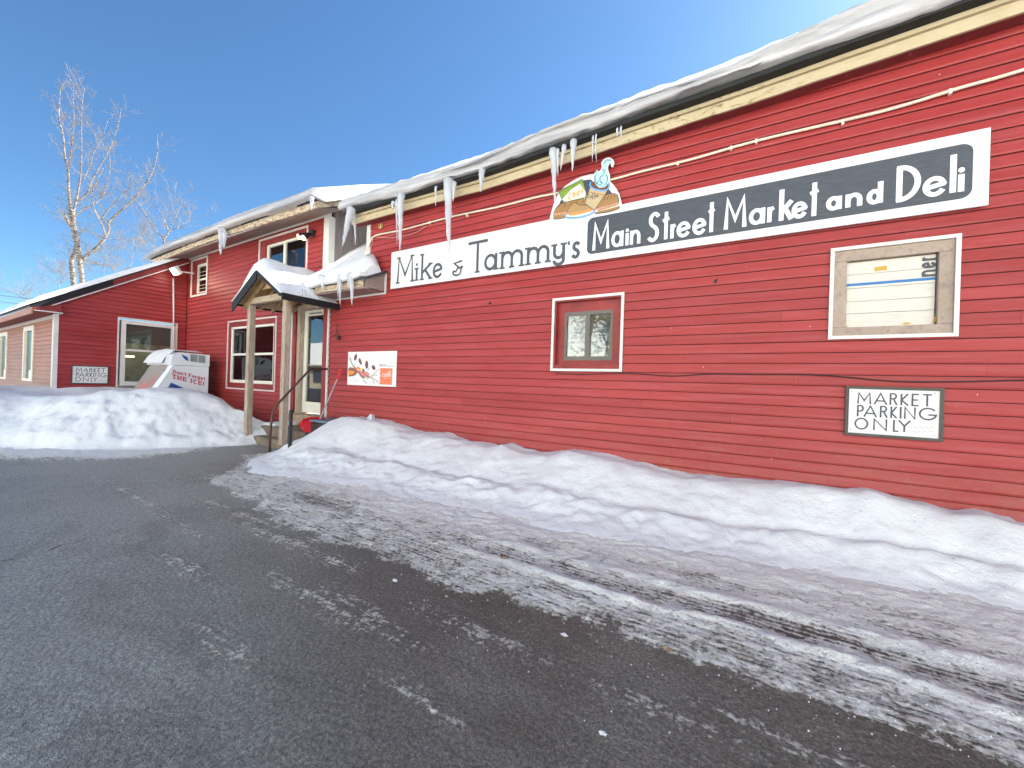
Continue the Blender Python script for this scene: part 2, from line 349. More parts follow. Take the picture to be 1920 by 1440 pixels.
# ------------------------------------------------------------------ snow and ground fields (numpy value noise)
_rs = np.random.RandomState(3); _tab = _rs.rand(256, 256)
def vnoise(x, y):
    xi = np.floor(x).astype(int); yi = np.floor(y).astype(int); fx = x-xi; fy = y-yi
    fx = fx*fx*(3-2*fx); fy = fy*fy*(3-2*fy); g = lambda a, b: _tab[a & 255, b & 255]
    return (g(xi, yi)*(1-fx)+g(xi+1, yi)*fx)*(1-fy)+(g(xi, yi+1)*(1-fx)+g(xi+1, yi+1)*fx)*fy
def fbm(x, y, o=4):
    s = 0; a = .5; t = 0
    for i in range(o): s = s+a*vnoise(x+17*i, y+9*i); t += a; x = x*2.03; y = y*2.03; a *= .5
    return s/t
def sstep(a, b, x): t = np.clip((x-a)/(b-a), 0, 1); return t*t*(3-2*t)
def grid_mesh(name, xs, ys, Z, attrs, mat, keep=None):
    nx, ny = len(xs), len(ys); X, Y = np.meshgrid(xs, ys, indexing='ij')
    v = np.stack([X, Y, Z], -1).reshape(-1, 3)
    idx = np.arange(nx*ny).reshape(nx, ny); f = np.stack([idx[:-1, :-1], idx[1:, :-1], idx[1:, 1:], idx[:-1, 1:]], -1).reshape(-1, 4)
    if keep is not None:
        kf = keep.reshape(-1)[f].any(1); f = f[kf]
        u = np.unique(f); rm = -np.ones(nx*ny, int); rm[u] = np.arange(len(u)); f = rm[f]; v = v[u]
        attrs = {k: a.reshape(-1)[u] for k, a in attrs.items()}
    me = bpy.data.meshes.new(name); me.vertices.add(len(v)); me.vertices.foreach_set('co', v.reshape(-1))
    me.loops.add(f.size); me.loops.foreach_set('vertex_index', f.reshape(-1).astype('i')); me.polygons.add(len(f))
    me.polygons.foreach_set('loop_start', np.arange(0, f.size, 4, dtype='i')); me.polygons.foreach_set('loop_total', np.full(len(f), 4, 'i'))
    me.update(calc_edges=True); me.polygons.foreach_set('use_smooth', [True]*len(f))
    for k, a in attrs.items():
        at = me.attributes.new(k, 'FLOAT', 'POINT'); at.data.foreach_set('value', a.reshape(-1).astype('f'))
    me.materials.append(mat); o = bpy.data.objects.new(name, me); COL.objects.link(o); WL[o.name] = Vector((0, 0, 0)); return o
def sdpoly(X, Y, P):                            # signed distance to a closed polygon, + inside
    P = np.array(P); d = np.full(X.shape, 1e9); ins = np.zeros(X.shape, bool)
    for (x0, y0), (x1, y1) in zip(P, np.roll(P, -1, 0)):
        ex, ey = x1-x0, y1-y0; t = np.clip(((X-x0)*ex+(Y-y0)*ey)/(ex*ex+ey*ey+1e-12), 0, 1)
        d = np.minimum(d, np.hypot(X-x0-t*ex, Y-y0-t*ey))
        c = ((y0 > Y) != (y1 > Y)) & (X < (x1-x0)*(Y-y0)/(y1-y0+1e-12)+x0); ins ^= c
    return np.where(ins, d, -d)
G2 = lambda l: [tuple(gg(*p)[:2]) for p in l]

# --- bank along the main wall
bt = [yy(x, y, 4.6) for x, y in [(600, 815), (625, 800), (665, 783), (690, 785), (715, 790), (740, 798), (770, 809), (800, 812), (830, 813), (850, 821), (880, 829), (900, 831), (930, 836), (950, 830), (975, 841), (1000, 847), (1040, 848), (1070, 844), (1120, 851), (1160, 861), (1240, 881), (1300, 894), (1370, 903), (1430, 905), (1480, 906), (1580, 924), (1625, 924), (1700, 941), (1800, 963), (1850, 958), (1920, 976)]]
bx = np.array([p[0] for p in bt]); bz = np.array([p[2] for p in bt])
def bank_main(X, Y):
    top = np.interp(X, bx, bz); top = np.where(X > bx[-1], .40+.04*np.sin(X*3), top)
    foot = np.interp(X, [-7.2, -6.6, -5.8, -5.0, -4.0, -2.5, -1.3, -.4, .6, 1.4, 9], [3.9, 3.35, 2.95, 3.15, 3.32, 3.38, 3.5, 3.6, 3.75, 3.88, 3.95])
    foot = foot+(fbm(X*2.2, Y*0+3, 3)-.5)*.22
    v = (Y-foot)/(4.62-foot)
    wob = .33+.12*(fbm(X*1.1, Y*0+8, 3)-.5)
    z = top*(.12*sstep(-.28, .08, v)+.36*sstep(-.02, wob+.12, v)+.09*sstep(wob, .6, v)+.43*sstep(wob+.12, .9, v))
    z = z*(1-.12*sstep(.8, 1.1, v)*0)
    z *= sstep(-7.2, -6.72, X)
    bump = .05*np.exp(-((X+6.05)**2/.25+(Y-4.05)**2/.18))
    z = z+bump*sstep(0, .3, v)*2
    n = (fbm(X*2.6, Y*2.6, 5)-.5)*.11+(fbm(X*9, Y*9, 4)-.5)*.035
    rut = -.035*np.exp(-((v-wob-.06)/.07)**2)*sstep(-6.2, -5, X)
    crust = np.abs(fbm(X*7, Y*7, 4)-.5)*.10*np.exp(-((v-.18)/.22)**2)+(fbm(X*24, Y*24, 2)-.5)*.018*sstep(.5, .1, v)
    return np.where(v > -.32, z+crust+(n*.8+rut)*sstep(-.1, .3, v)-.035*(1-sstep(-.32, -.12, v)), -.05)
xs = np.arange(-7.6, 9, .035); ys = np.arange(2.6, 4.77, .028); X, Y = np.meshgrid(xs, ys, indexing='ij'); Z = bank_main(X, Y)
kind(grid_mesh('snow_bank', xs, ys, Z, {}, M['snow'], Z > -.01), 'structure')
# --- plowed bank on the left round the ice box and in front of the wing
LF = [(-17.5, -.6), (-12, -.1), (-10.66, 1.0), (-9.6, 1.45), (-8.75, 2.25), (-8.35, 2.9), (-8.1, 3.5), (-7.85, 4.0), (-7.7, 4.4), (-7.7, 4.9), (-17.5, 4.9)]
def bank_left(X, Y):
    s = sdpoly(X, Y, LF); s = s+(fbm(X*2, Y*2, 4)-.5)*.35
    plat = .86+.10*np.exp(-((X+10.6)**2/3+(Y-3.0)**2/1.2))-.26*np.exp(-((X+11.9)**2/.9+(Y-3.0)**2/1.3))-.22*sstep(-9.9, -8.4, X)-.10*sstep(3.3, 4.75, Y)*sstep(-12.5, -10.5, X)
    plat = plat+.35*np.exp(-((X+17.4)**2/1.4+(Y-1.7)**2/.5))-.16*sstep(-14.0, -15.2, X)
    z = plat*(.22*sstep(-.02, .30, s)+.78*sstep(.10, 1.25, s))
    low = np.exp(-((s-.35)/.45)**2)
    n = (fbm(X*1.1, Y*1.1, 3)-.5)*.20+(fbm(X*5, Y*5, 5)-.5)*(.02+.10*sstep(-10.8, -9.4, X)*sstep(3.6, 2.2, Y)+.07*low)+np.abs(fbm(X*9, Y*9, 3)-.5)*.09*low
    return np.where(s > -.08, z+n*sstep(0, .5, s), -.06)
xs = np.arange(-17.4, -7.6, .032); ys = np.arange(-.6, 4.78, .032); X, Y = np.meshgrid(xs, ys, indexing='ij'); Z = bank_left(X, Y)
Z = np.where((X < -13.66) & (Y > 2.34), -.06, Z)
kind(grid_mesh('snow_bank', xs, ys, Z, {}, M['snow'], Z > -.02), 'structure')

# --- parking lot with packed snow
edge = G2([(385, 905), (430, 925), (505, 975), (595, 1015), (700, 1040), (820, 1090), (960, 1140), (1150, 1195), (1300, 1240), (1430, 1285), (1585, 1325), (1710, 1370), (1920, 1435)])
PM = edge+[(5, 2.25), (9.5, 2.3), (9.5, 4.9), (-7.0, 4.9), (-7.0, 3.3), (-6.35, 2.9), (-6.0, 2.62)]
xs = np.concatenate([np.arange(-17.5, -6, .06), np.arange(-6, 1.9, .02), np.arange(1.9, 9.2, .08)]); ys = np.concatenate([np.arange(-1.6, 0.2, .08), np.arange(.2, 4.9, .022)])
X, Y = np.meshgrid(xs, ys, indexing='ij')
sm = sdpoly(X, Y, PM); slf = sdpoly(X, Y, [(-17.5, -1.1), (-12.2, -.65), (-10.7, .35), (-8.9, 1.0), (-8.1, 1.5), (-7.72, 2.1), (-7.8, 3.1), (-8.2, 3.75), (-8.3, 4.9), (-17.5, 4.9)])
r1 = np.array(G2([(960, 1060), (1180, 1130), (1360, 1170), (1480, 1210), (1610, 1245), (1910, 1350)])); r2 = np.array(G2([(960, 1025), (1160, 1075), (1310, 1115), (1460, 1150), (1610, 1190), (1910, 1265)]))
wob = (fbm(X*3, Y*0+1, 3)-.5)*.06
y1 = np.interp(X, r1[:, 0], r1[:, 1])+wob; y2 = np.interp(X, r2[:, 0], r2[:, 1])+wob*.7
fade = sstep(-2.6, -1.3, X)
ridge = (np.exp(-((Y-y1)/.042)**2)+np.exp(-((Y-y2)/.055)**2)*.9)*fade
track = np.exp(-((Y-(y1+y2)/2)/.10)**4)*fade
track2 = np.exp(-((Y-(y1-.20))/.14)**4)*sstep(-4.2, -1.5, X)*.6
track3 = np.exp(-((Y-(y2+.18))/.12)**4)*fade*.6
sm = sm+(fbm(X*3, Y*5, 5)-.5)*.34+(fbm(X*14, Y*14, 3)-.5)*.10
cov = .60+.42*sstep(.35, 1.25, sm)
cov = cov-.27*track-.12*track2-.16*track3+.34*ridge*(.3+1.3*fbm(X*2.4, Y*3, 4))
cov = cov+.22*(fbm(X*.9, Y*2.2, 4)-.5)*2*.5
dark = np.exp(-((Y-np.interp(X, [-5, -3, -1, 0, 1.2], [2.75, 2.80, 3.0, 3.15, 3.3]))/.10)**2)*(fbm(X*1.6+5, Y*3, 3) > .5)
cov = cov-.35*dark
patch = np.exp(-(((X+3.9)/.55)**2+((Y-2.55)/.12)**2))
cov = cov-.5*patch-.3*sstep(.35, .0, sm)*(fbm(X*.8+2, Y*2+5, 3))
cov = np.where(sm > -.02, cov, 0)*sstep(-.02, .06, sm)
cl = .95*sstep(-.04, .5, slf+.35*(fbm(X*1.2, Y*4, 4)-.5)); cov = np.maximum(cov, np.where(slf > -.1, cl, 0))
cov = np.clip(cov, 0, 1.15)
for (px_, py_, sx_, sy_, am) in ((640, 1135, .32, .09, .42), (560, 1105, .35, .05, .36), (690, 1165, .35, .05, .36), (350, 1068, .30, .05, .34), (440, 960, .8, .05, .30), (330, 985, .5, .04, .28), (250, 930, .9, .05, .30), (520, 1010, .5, .06, .40), (620, 1050, .3, .05, .3), (900, 1190, .35, .05, .30), (1250, 1340, .3, .04, .32), (1500, 1400, .3, .04, .34), (430, 905, .6, .10, .45), (780, 1300, .2, .04, .26), (420, 1215, .25, .05, .27)):
    gx_, gy_ = gg(px_, py_)[:2]; cov = np.maximum(cov, am*.62*np.exp(-((X-gx_)/sx_)**2-((Y-gy_)/sy_)**2)*(sm < .1))
tread = np.clip(track+.7*track2+.5*track3+sstep(.9, .3, np.abs(sm-.45))*.5*sstep(-4.9, -3.5, X)+.9*np.exp(-(((X+4.7)/.6)**2+((Y-2.2)/.35)**2)), 0, 1)
wet = np.clip(sstep(-.2, -3.5, X+1.6*(Y-1.2))*(.4+fbm(X*.5, Y*.5, 3)), 0, 1)
wet = np.maximum(wet, np.exp(-(((X+7.55)/.45)**2+((Y-3.1)/.5)**2)))
Zg = .004+(fbm(X*1.2, Y*1.2, 3)-.5)*.012
Zg = Zg+.022*np.clip(cov, 0, 1)*(fbm(X*6, Y*9, 4))*1.2+.030*ridge*fbm(X*3, Y*3, 3)*(.5+fbm(X*12, Y*12, 3))+.014*np.clip(cov, 0, 1)*(fbm(X*22, Y*30, 3)-.5)*2*sstep(.2, .6, cov)
kind(grid_mesh('parking_lot', xs, ys, Zg, {'snow': cov, 'tread': tread, 'wet': wet}, M['ground']), 'structure')
# crack in the asphalt
cr = [(lambda p: (p[0], p[1], .009+float(fbm(np.array([p[0]*1.2]), np.array([p[1]*1.2]), 3)[0]-.5)*.012))(gg(x, y, .008)) for x, y in [(0, 1052), (30, 1049), (60, 1041), (90, 1034), (115, 1022), (140, 1018), (165, 1009), (200, 1001), (240, 990), (285, 981), (330, 972), (365, 967), (400, 960)]]
b = MB(); P = []
for i, p in enumerate(cr):
    wd = .006+.007*random.random()*(1-abs(i/6.-1)*.5); P.append([(p[0], p[1]-wd, p[2]), (p[0], p[1]+wd, p[2])])
b.grid(P); kind(b.build('asphalt_crack', plain('crack', (.012, .012, .013), .9, .1, 5, 0), None), 'structure')
# far ground, snowfield and unseen hill, raised to bounce sunlight onto the lot
xs = np.arange(-420, 421, 6.); ys = np.arange(-420, 421, 6.); X, Y = np.meshgrid(xs, ys, indexing='ij')
Z = np.full(X.shape, -.08); kind(grid_mesh('snowfield', xs, ys, Z, {}, M['snow']), 'structure')
xs = np.arange(-70, 60, .7); ys = np.arange(-60, -.7, .45); X, Y = np.meshgrid(xs, ys, indexing='ij')
Z = -.05+2.6*sstep(-5.8, -8.6, Y)*(.75+.5*fbm(X*.35, Y*.35, 4))*sstep(-19, -14, X)+21*np.clip((-8.5-Y)/20, 0, 1)**.9*(.22+.78*sstep(-20, -12, X))+.5*(fbm(X*.2, Y*.2, 3)-.5)*sstep(-8, -12, Y)
kind(grid_mesh('bounce_snow_hill', xs, ys, Z, {}, M['snow']), 'structure')

def hillz(x, y): return float(2.6*sstep(-5.8, -8.6, y)*(.75+.5*.5)*sstep(-19, -14, x)+21*np.clip((-8.5-y)/20, 0, 1)**.9*(.22+.78*sstep(-20, -12, x)))
b = MB(); b.poly([(-45, -6.4, .002), (35, -6.4, .002), (35, -1.5, .002), (-45, -1.5, .002)]); b.poly([(9.1, -1.5, .002), (35, -1.5, .002), (35, 4.7, .002), (9.1, 4.7, .002)]); kind(b.build('asphalt', plain('far_asphalt', (.10, .095, .088), .7, .3, 3), None, fix=False), 'structure')
# ------------------------------------------------------------------ siding
def clip_poly(P, fn):                           # keep points where fn(a,z) >= 0 (linear fn)
    out = []
    for i, p in enumerate(P):
        q = P[(i+1) % len(P)]; fp, fq = fn(*p), fn(*q)
        if fp >= 0: out.append(p)
        if fp*fq < 0: t = fp/(fp-fq); out.append((p[0]+t*(q[0]-p[0]), p[1]+t*(q[1]-p[1])))
    return out
def siding(parent, T, a0, a1, z0, z1, opens, mat, e=.1029, phase=.015, blen=3.66, clip=None, seed=1, name='siding_board'):
    rg = random.Random(seed); n0 = int(math.floor((z0-phase)/e)); cnt = 0
    for k in range(n0, int((z1-phase)/e)+1):
        zb = max(phase+k*e, z0); zt = min(phase+(k+1)*e, z1)
        if zt-zb < .01: continue
        cuts = [a0]; a = a0+rg.uniform(.6, blen)
        while a < a1-.3: cuts.append(a); a += blen*rg.uniform(.8, 1.05)
        cuts.append(a1)
        for s, t in zip(cuts, cuts[1:]):
            xsb = sorted({s, t} | {v for o in opens if o[2] < zt and o[3] > zb for v in (o[0], o[1]) if s < v < t})
            runs = []; cur = []
            for p, q in zip(xsb, xsb[1:]):
                m = (p+q)/2; lo, hi = zb, zt; dead = False
                for o in opens:
                    if o[0] < m < o[1] and o[2] < zt and o[3] > zb:
                        if o[2] <= zb+.004 and o[3] >= zt-.004: dead = True
                        elif o[2] > zb: hi = min(hi, o[2])
                        else: lo = max(lo, o[3])
                if dead or hi-lo < .006:
                    if cur: runs.append(cur); cur = []
                else: cur.append((p, q, lo, hi))
            if cur: runs.append(cur)
            for run in runs:
                mb = MB(); j = rg.uniform(-.0012, .0012); sag = rg.uniform(-.001, .001)
                for p, q, lo, hi in run:
                    poly = [(p, lo+.0075), (q, lo+.0075), (q, hi), (p, hi)]
                    if clip: poly = clip_poly(poly, clip)
                    if len(poly) < 3: continue
                    n = len(poly)
                    def off(z): u = (z-(phase+k*e))/e; return .0115+.014*u if u < .22 else .0146-.0132*(u-.22)/.78
                    lv = sorted({zz for _, zz in poly} | {phase+k*e+.22*e})
                    lo_, hi_ = min(z for _, z in poly), max(z for _, z in poly)
                    bands = [(max(lo_, c), min(hi_, d)) for c, d in ((lo_, phase+k*e+.22*e), (phase+k*e+.22*e, hi_)) if min(hi_, d)-max(lo_, c) > 1e-4]
                    for c, d in bands:
                        pp = clip_poly(clip_poly(poly, lambda a_, z_: z_-c), lambda a_, z_: d-z_)
                        if len(pp) < 3: continue
                        i0 = mb.add([T(a_+.0004 if a_ == s else a_-.0004 if a_ == t else a_, off(z_)+j, z_+sag) for a_, z_ in pp])
                        i1 = mb.add([T(a_, -.002, z_) for a_, z_ in pp]); m_ = len(pp)
                        mb.face(range(i0, i0+m_))
                        for h in range(m_): h2 = (h+1) % m_; mb.face((i0+h2, i0+h, i1+h, i1+h2))
                if mb.f: mb.build(name, mat, parent, fix=True); cnt += 1
    return cnt
def wall_slab(parent, T, a0, a1, z0, z1, opens, depth=.12, mat=None, clip=None, name='wall'):
    mb = MB(); av = sorted({a0, a1} | {v for o in opens for v in (o[0], o[1]) if a0 < v < a1})
    for p, q in zip(av, av[1:]):
        m = (p+q)/2; segs = [(z0, z1)]
        for o in opens:
            if o[0] < m < o[1]: segs = [s for c, d in segs for s in ((c, min(d, o[2])), (max(c, o[3]), d)) if s[1]-s[0] > .003]
        for c, d in segs:
            poly = [(p, c), (q, c), (q, d), (p, d)]
            if clip: poly = clip_poly(poly, clip)
            if len(poly) < 3: continue
            A = [T(a_, -.0022, z_) for a_, z_ in poly]; B = [T(a_, -depth, z_) for a_, z_ in poly]
            i = mb.add(A); j = mb.add(B); n = len(A); mb.face(range(i, i+n)); mb.face(range(j+n-1, j-1, -1))
            for h in range(n): h2 = (h+1) % n; mb.face((i+h2, i+h, j+h, j+h2))
    return mb.build(name, mat or M['sheath'], parent)
def frame(mb, T, a0, a1, z0, z1, wd, o0, o1, wt=None, wb=None):
    wt = wt or wd; wb = wb or wd
    mb.box(a0, a0+wd, o0, o1, z0, z1, T); mb.box(a1-wd, a1, o0, o1, z0, z1, T)
    mb.box(a0+wd, a1-wd, o0, o1, z1-wt, z1, T); mb.box(a0+wd, a1-wd, o0, o1, z0, z0+wb, T)
def room(parent, T, a0, a1, z0, z1, o=-.08, depth=.7, mat=None):
    mb = MB(); c = [(a0, z0), (a1, z0), (a1, z1), (a0, z1)]
    i = mb.add([T(a, o, z) for a, z in c]); j = mb.add([T(a, o-depth, z) for a, z in c])
    mb.face(range(j, j+4))
    for h in range(4): h2 = (h+1) % 4; mb.face((i+h, i+h2, j+h2, j+h))
    return mb.build('room_interior', mat or M['room'], parent, fix=False)
def pane(parent, T, a0, a1, z0, z1, o, mat=None):
    mb = MB(); mb.box(a0, a1, o-.004, o, z0, z1, T); return mb.build('pane', mat or M['glass'], parent)
def part(name, mat, parent, *boxes, T=None, bevel=0):
    mb = MB()
    for bx_ in boxes: mb.box(*bx_, T=T)
    return mb.build(name, mat, parent, bevel=bevel)

# ================================================================== MAIN MARKET HALL
T0 = TY(YW)
hall = thing('market_hall', (-2, YW, 0), 'long single-storey red clapboard market hall carrying the big shop sign', 'building')
XL, XR = -7.14, 9.0
zeave0 = 4.03
op_win = (-2.36, -1.48, 1.50, 2.37); op_brd = (.475, 1.275, 1.805, 2.60)
xTopL = -6.13
eave = [tuple(yy(x, y, 4.60)[[0, 2]]) for x, y in [(672, 419), (757, 396), (902, 359), (1042, 314), (1200, 262), (1380, 205), (1600, 131.7), (1920, 26)]]
ex = [p[0] for p in eave]+[9.2]; ez = [p[1] for p in eave]; ez.append(ez[-1]+.03)
zeave = lambda x: float(np.interp(x, ex, ez))
op_low = (XL-.1, -6.03, 2.742, 6)               # above here the hall steps back behind the entry roof
siding(hall, T0, XL+.02, XR, 0, 4.42, [op_win, op_brd, op_low], M['red'], seed=5)
wall_slab(hall, T0, XL, XR, -.1, 4.42, [op_win, op_brd, (XL-.1, -6.03, 2.9, 6)])
part('wall', M['red'], hall, (XR-.02, XR, YW+.01, 10, 0, 4.5)); mb = MB(); mb.prism([(-6.05, YW+.125, 2.6), (-6.05, 11.5, 2.6), (-6.05, 8.3, zeave0+1.28), (-6.05, YW+.125, zeave0+.26)], (.1, 0, 0)); mb.build('wall', M['grey'], hall)
part('corner_trim', M['white'], hall, (-6.13, -6.035, -.12, .022, 3.02, zeave(-6.1)-.003), T=T0)
def strip(name, mat, x0, x1, Y0, Y1, dz0, dz1, n=40, parent=None, jag=0, zf=zeave):
    mb = MB(); P = []; rg = random.Random(3)
    for i in range(n+1):
        x = x0+(x1-x0)*i/n; z = zf(x); jj = rg.uniform(0, jag)
        P.append((x, z, jj))
    for (xa, za, ja), (xb, zb, jb) in zip(P, P[1:]):
        mb.hexa([(xa, Y0, za+dz0+ja), (xb, Y0, zb+dz0+jb), (xb, Y1, zb+dz0+jb), (xa, Y1, za+dz0+ja), (xa, Y0, za+dz1), (xb, Y0, zb+dz1), (xb, Y1, zb+dz1), (xa, Y1, za+dz1)])
    return mb.build(name, mat, parent)
XE = -6.42                                      # left end of the hall roof
strip('fascia_board', M['cream'], XE+.05, XR, 4.58, 4.605, 0, .105, 60, hall, .006)
strip('crown_moulding', M['cream'], XE+.05, XR, 4.55, 4.60, .108, .145, 40, hall)
strip('soffit_board', M['reddark'], XE+.05, XR, 4.607, 4.744, .012, .03, 40, hall)
strip('drip_edge', M['black'], XE-.02, XR, 4.45, 4.62, .148, .195, 40, hall)
mb = MB(); P = []
for x in np.linspace(XE-.02, XR+.2, 24): P.append([(x, 4.45, zeave(x)+.197), (x, 8.2, zeave(x)+.197+3.75*.30), (x, 12, zeave(x)+.207)])
mb.grid(P); mb.build('roof', M['shingle'], hall)

def snow_slab(name, x0, x1, prof, zf, mat, step=.05, amp=.02, seed=0, ends=.25, label=None, yo=0):
    """snow lying along an eave: prof = [(y,z)...] cross-section relative to the eave line, extruded along x with noise"""
    mb = MB(); P = []; n = int((x1-x0)/step)
    for i in range(n+1):
        x = x0+(x1-x0)*i/n; t = min(1, min(x-x0, x1-x)/ends+.05); t = math.sin(t*math.pi/2) if t < 1 else 1
        row = []
        cy = prof[-1][0]; cz = prof[0][1]
        for j, (y, z) in enumerate(prof):
            s = 1-(1-t)*(.5 if 0 < j < len(prof)-1 else 0)
            a = amp*(.35 if (j == 0 or j > len(prof)-4) else 1)
            dy = a*mn.noise(Vector((x*.8, j*.35+seed, 1)))*1.2+a*.35*mn.noise(Vector((x*6, j*.9+seed, 4)))
            dz = a*mn.noise(Vector((x*.7, j*.3+seed, 9)))*1.2+a*.3*mn.noise(Vector((x*7, j+seed, 2)))
            row.append((x, yo+y+dy, zf(x)+cz+(z-cz)*s+dz))
        P.append(row)
    f0 = len(mb.f); mb.grid(P); nc = len(prof)-1
    for q in range(f0, len(mb.f)): mb.mi[q] = 1 if 8 <= (q-f0) % nc <= nc-4 else 0  # lower faces darker, upper lighter: underside shade put into the snow colour
    mb.poly(P[0]); mb.poly(P[-1][::-1]); return mb
prof = [(4.60, .205), (4.47, .198), (4.445, .205), (4.43, .225), (4.428, .262), (4.436, .292), (4.422, .305), (4.426, .335), (4.44, .362), (4.465, .382), (4.49, .40), (4.57, .455), (4.67, .505), (4.82, .565), (5.1, .68), (6.0, 1.0), (8.2, 1.66), (12, .6), (12, .25), (8.2, 1.33), (4.8, .30)]
o = snow_slab('roof_snow', XE-.05, XR, prof, zeave, None, .05, .055, 1, yo=-.05).build('roof_snow', [M['shaded_icysnow'], M['roofsnow']], None, smooth=True)
tag(recenter(o), 'thick grey-white snow slab curling over the long market hall eave', 'snow')

# small window in a deep red casing
win = part('window', M['redwood'], hall, (-2.355, -2.335, -.10, .014, 1.50, 2.37), (-1.505, -1.485, -.10, .014, 1.50, 2.37), (-2.335, -1.505, -.10, .014, 2.35, 2.37), (-2.335, -1.505, -.10, .016, 1.50, 1.545), T=T0)
mb = MB(); frame(mb, T0, -2.335, -1.505, 1.545, 2.35, .10, -.12, -.045, .13, .06); mb.build('window_casing', M['redwood'], win)
mb = MB(); frame(mb, T0, -2.39, -1.455, 1.465, 2.40, .032, .012, .03); mb.build('window_trim', M['white'], win)
mb = MB(); frame(mb, T0, -2.235, -1.605, 1.605, 2.22, .03, -.075, -.04, .045, .05); mb.box(-1.955, -1.895, -.075, -.038, 1.655, 2.175, T0); mb.build('window_sash', M['glassframe'], win)
pane(win, T0, -2.205, -1.955, 1.655, 2.175, -.06, M['glass2']); pane(win, T0, -1.895, -1.635, 1.655, 2.175, -.068, M['glass2'])
room(win, T0, -2.25, -1.6, 1.6, 2.23, -.121, .5)
# boarded window
bw = part('boarded_window', M['room'], hall, (.478, 1.272, -.10, -.09, 1.808, 2.597), T=T0)
mb = MB(); frame(mb, T0, .455, 1.297, 1.785, 2.622, .03, .012, .034); mb.build('window_trim', M['white'], bw)
for bx_ in ((.486, 1.266, 2.495, 2.592), (.486, 1.266, 1.815, 1.892), (.486, .578, 1.894, 2.493), (1.176, 1.266, 1.894, 2.493)):
    part('frame_board', M['grey_h'], bw, (bx_[0], bx_[1], -.05, .012, bx_[2], bx_[3]), T=T0, bevel=.002)
zc = [1.895, 2.02, 2.13, 2.25, 2.375, 2.49]
for c, d in zip(zc, zc[1:]): part('plank', M['plank'], bw, (.582+random.uniform(0, .004), 1.166, -.055, -.035+random.uniform(-.002, .002), c+.002, d-.0015), T=T0)
part('tape', M['tape'], bw, (.58, 1.168, -.034, -.0325, 2.272, 2.296), T=T0)
mb = MB()
def wpoly(mb, pts, Yd):                          # polygon from picture points on the plane y = Yd, 2 mm thick
    P = [tuple(yy(x, y, Yd)) for x, y in pts]; mb.prism(P, (0, .002, 0))
c8 = lambda u, v: (1400+u/3.273, 420+v/3.273)
for pts in ([(785, 265), (860, 255), (862, 282), (785, 290)], [(605, 225), (635, 222), (632, 238), (608, 240)], [(1150, 570), (1172, 560), (1175, 605), (1140, 600)], [(595, 620), (625, 632), (596, 640)], [(950, 612), (980, 603), (1015, 607), (985, 618)], [(1165, 365), (1178, 360), (1176, 388), (1168, 380)], [(780, 205), (820, 198), (822, 206), (785, 212)], [(1180, 155), (1195, 152), (1193, 220), (1184, 210)]):
    wpoly(mb, [c8(*p) for p in pts], YW+.032)
mb.build('bare_patch', M['gold'], bw)

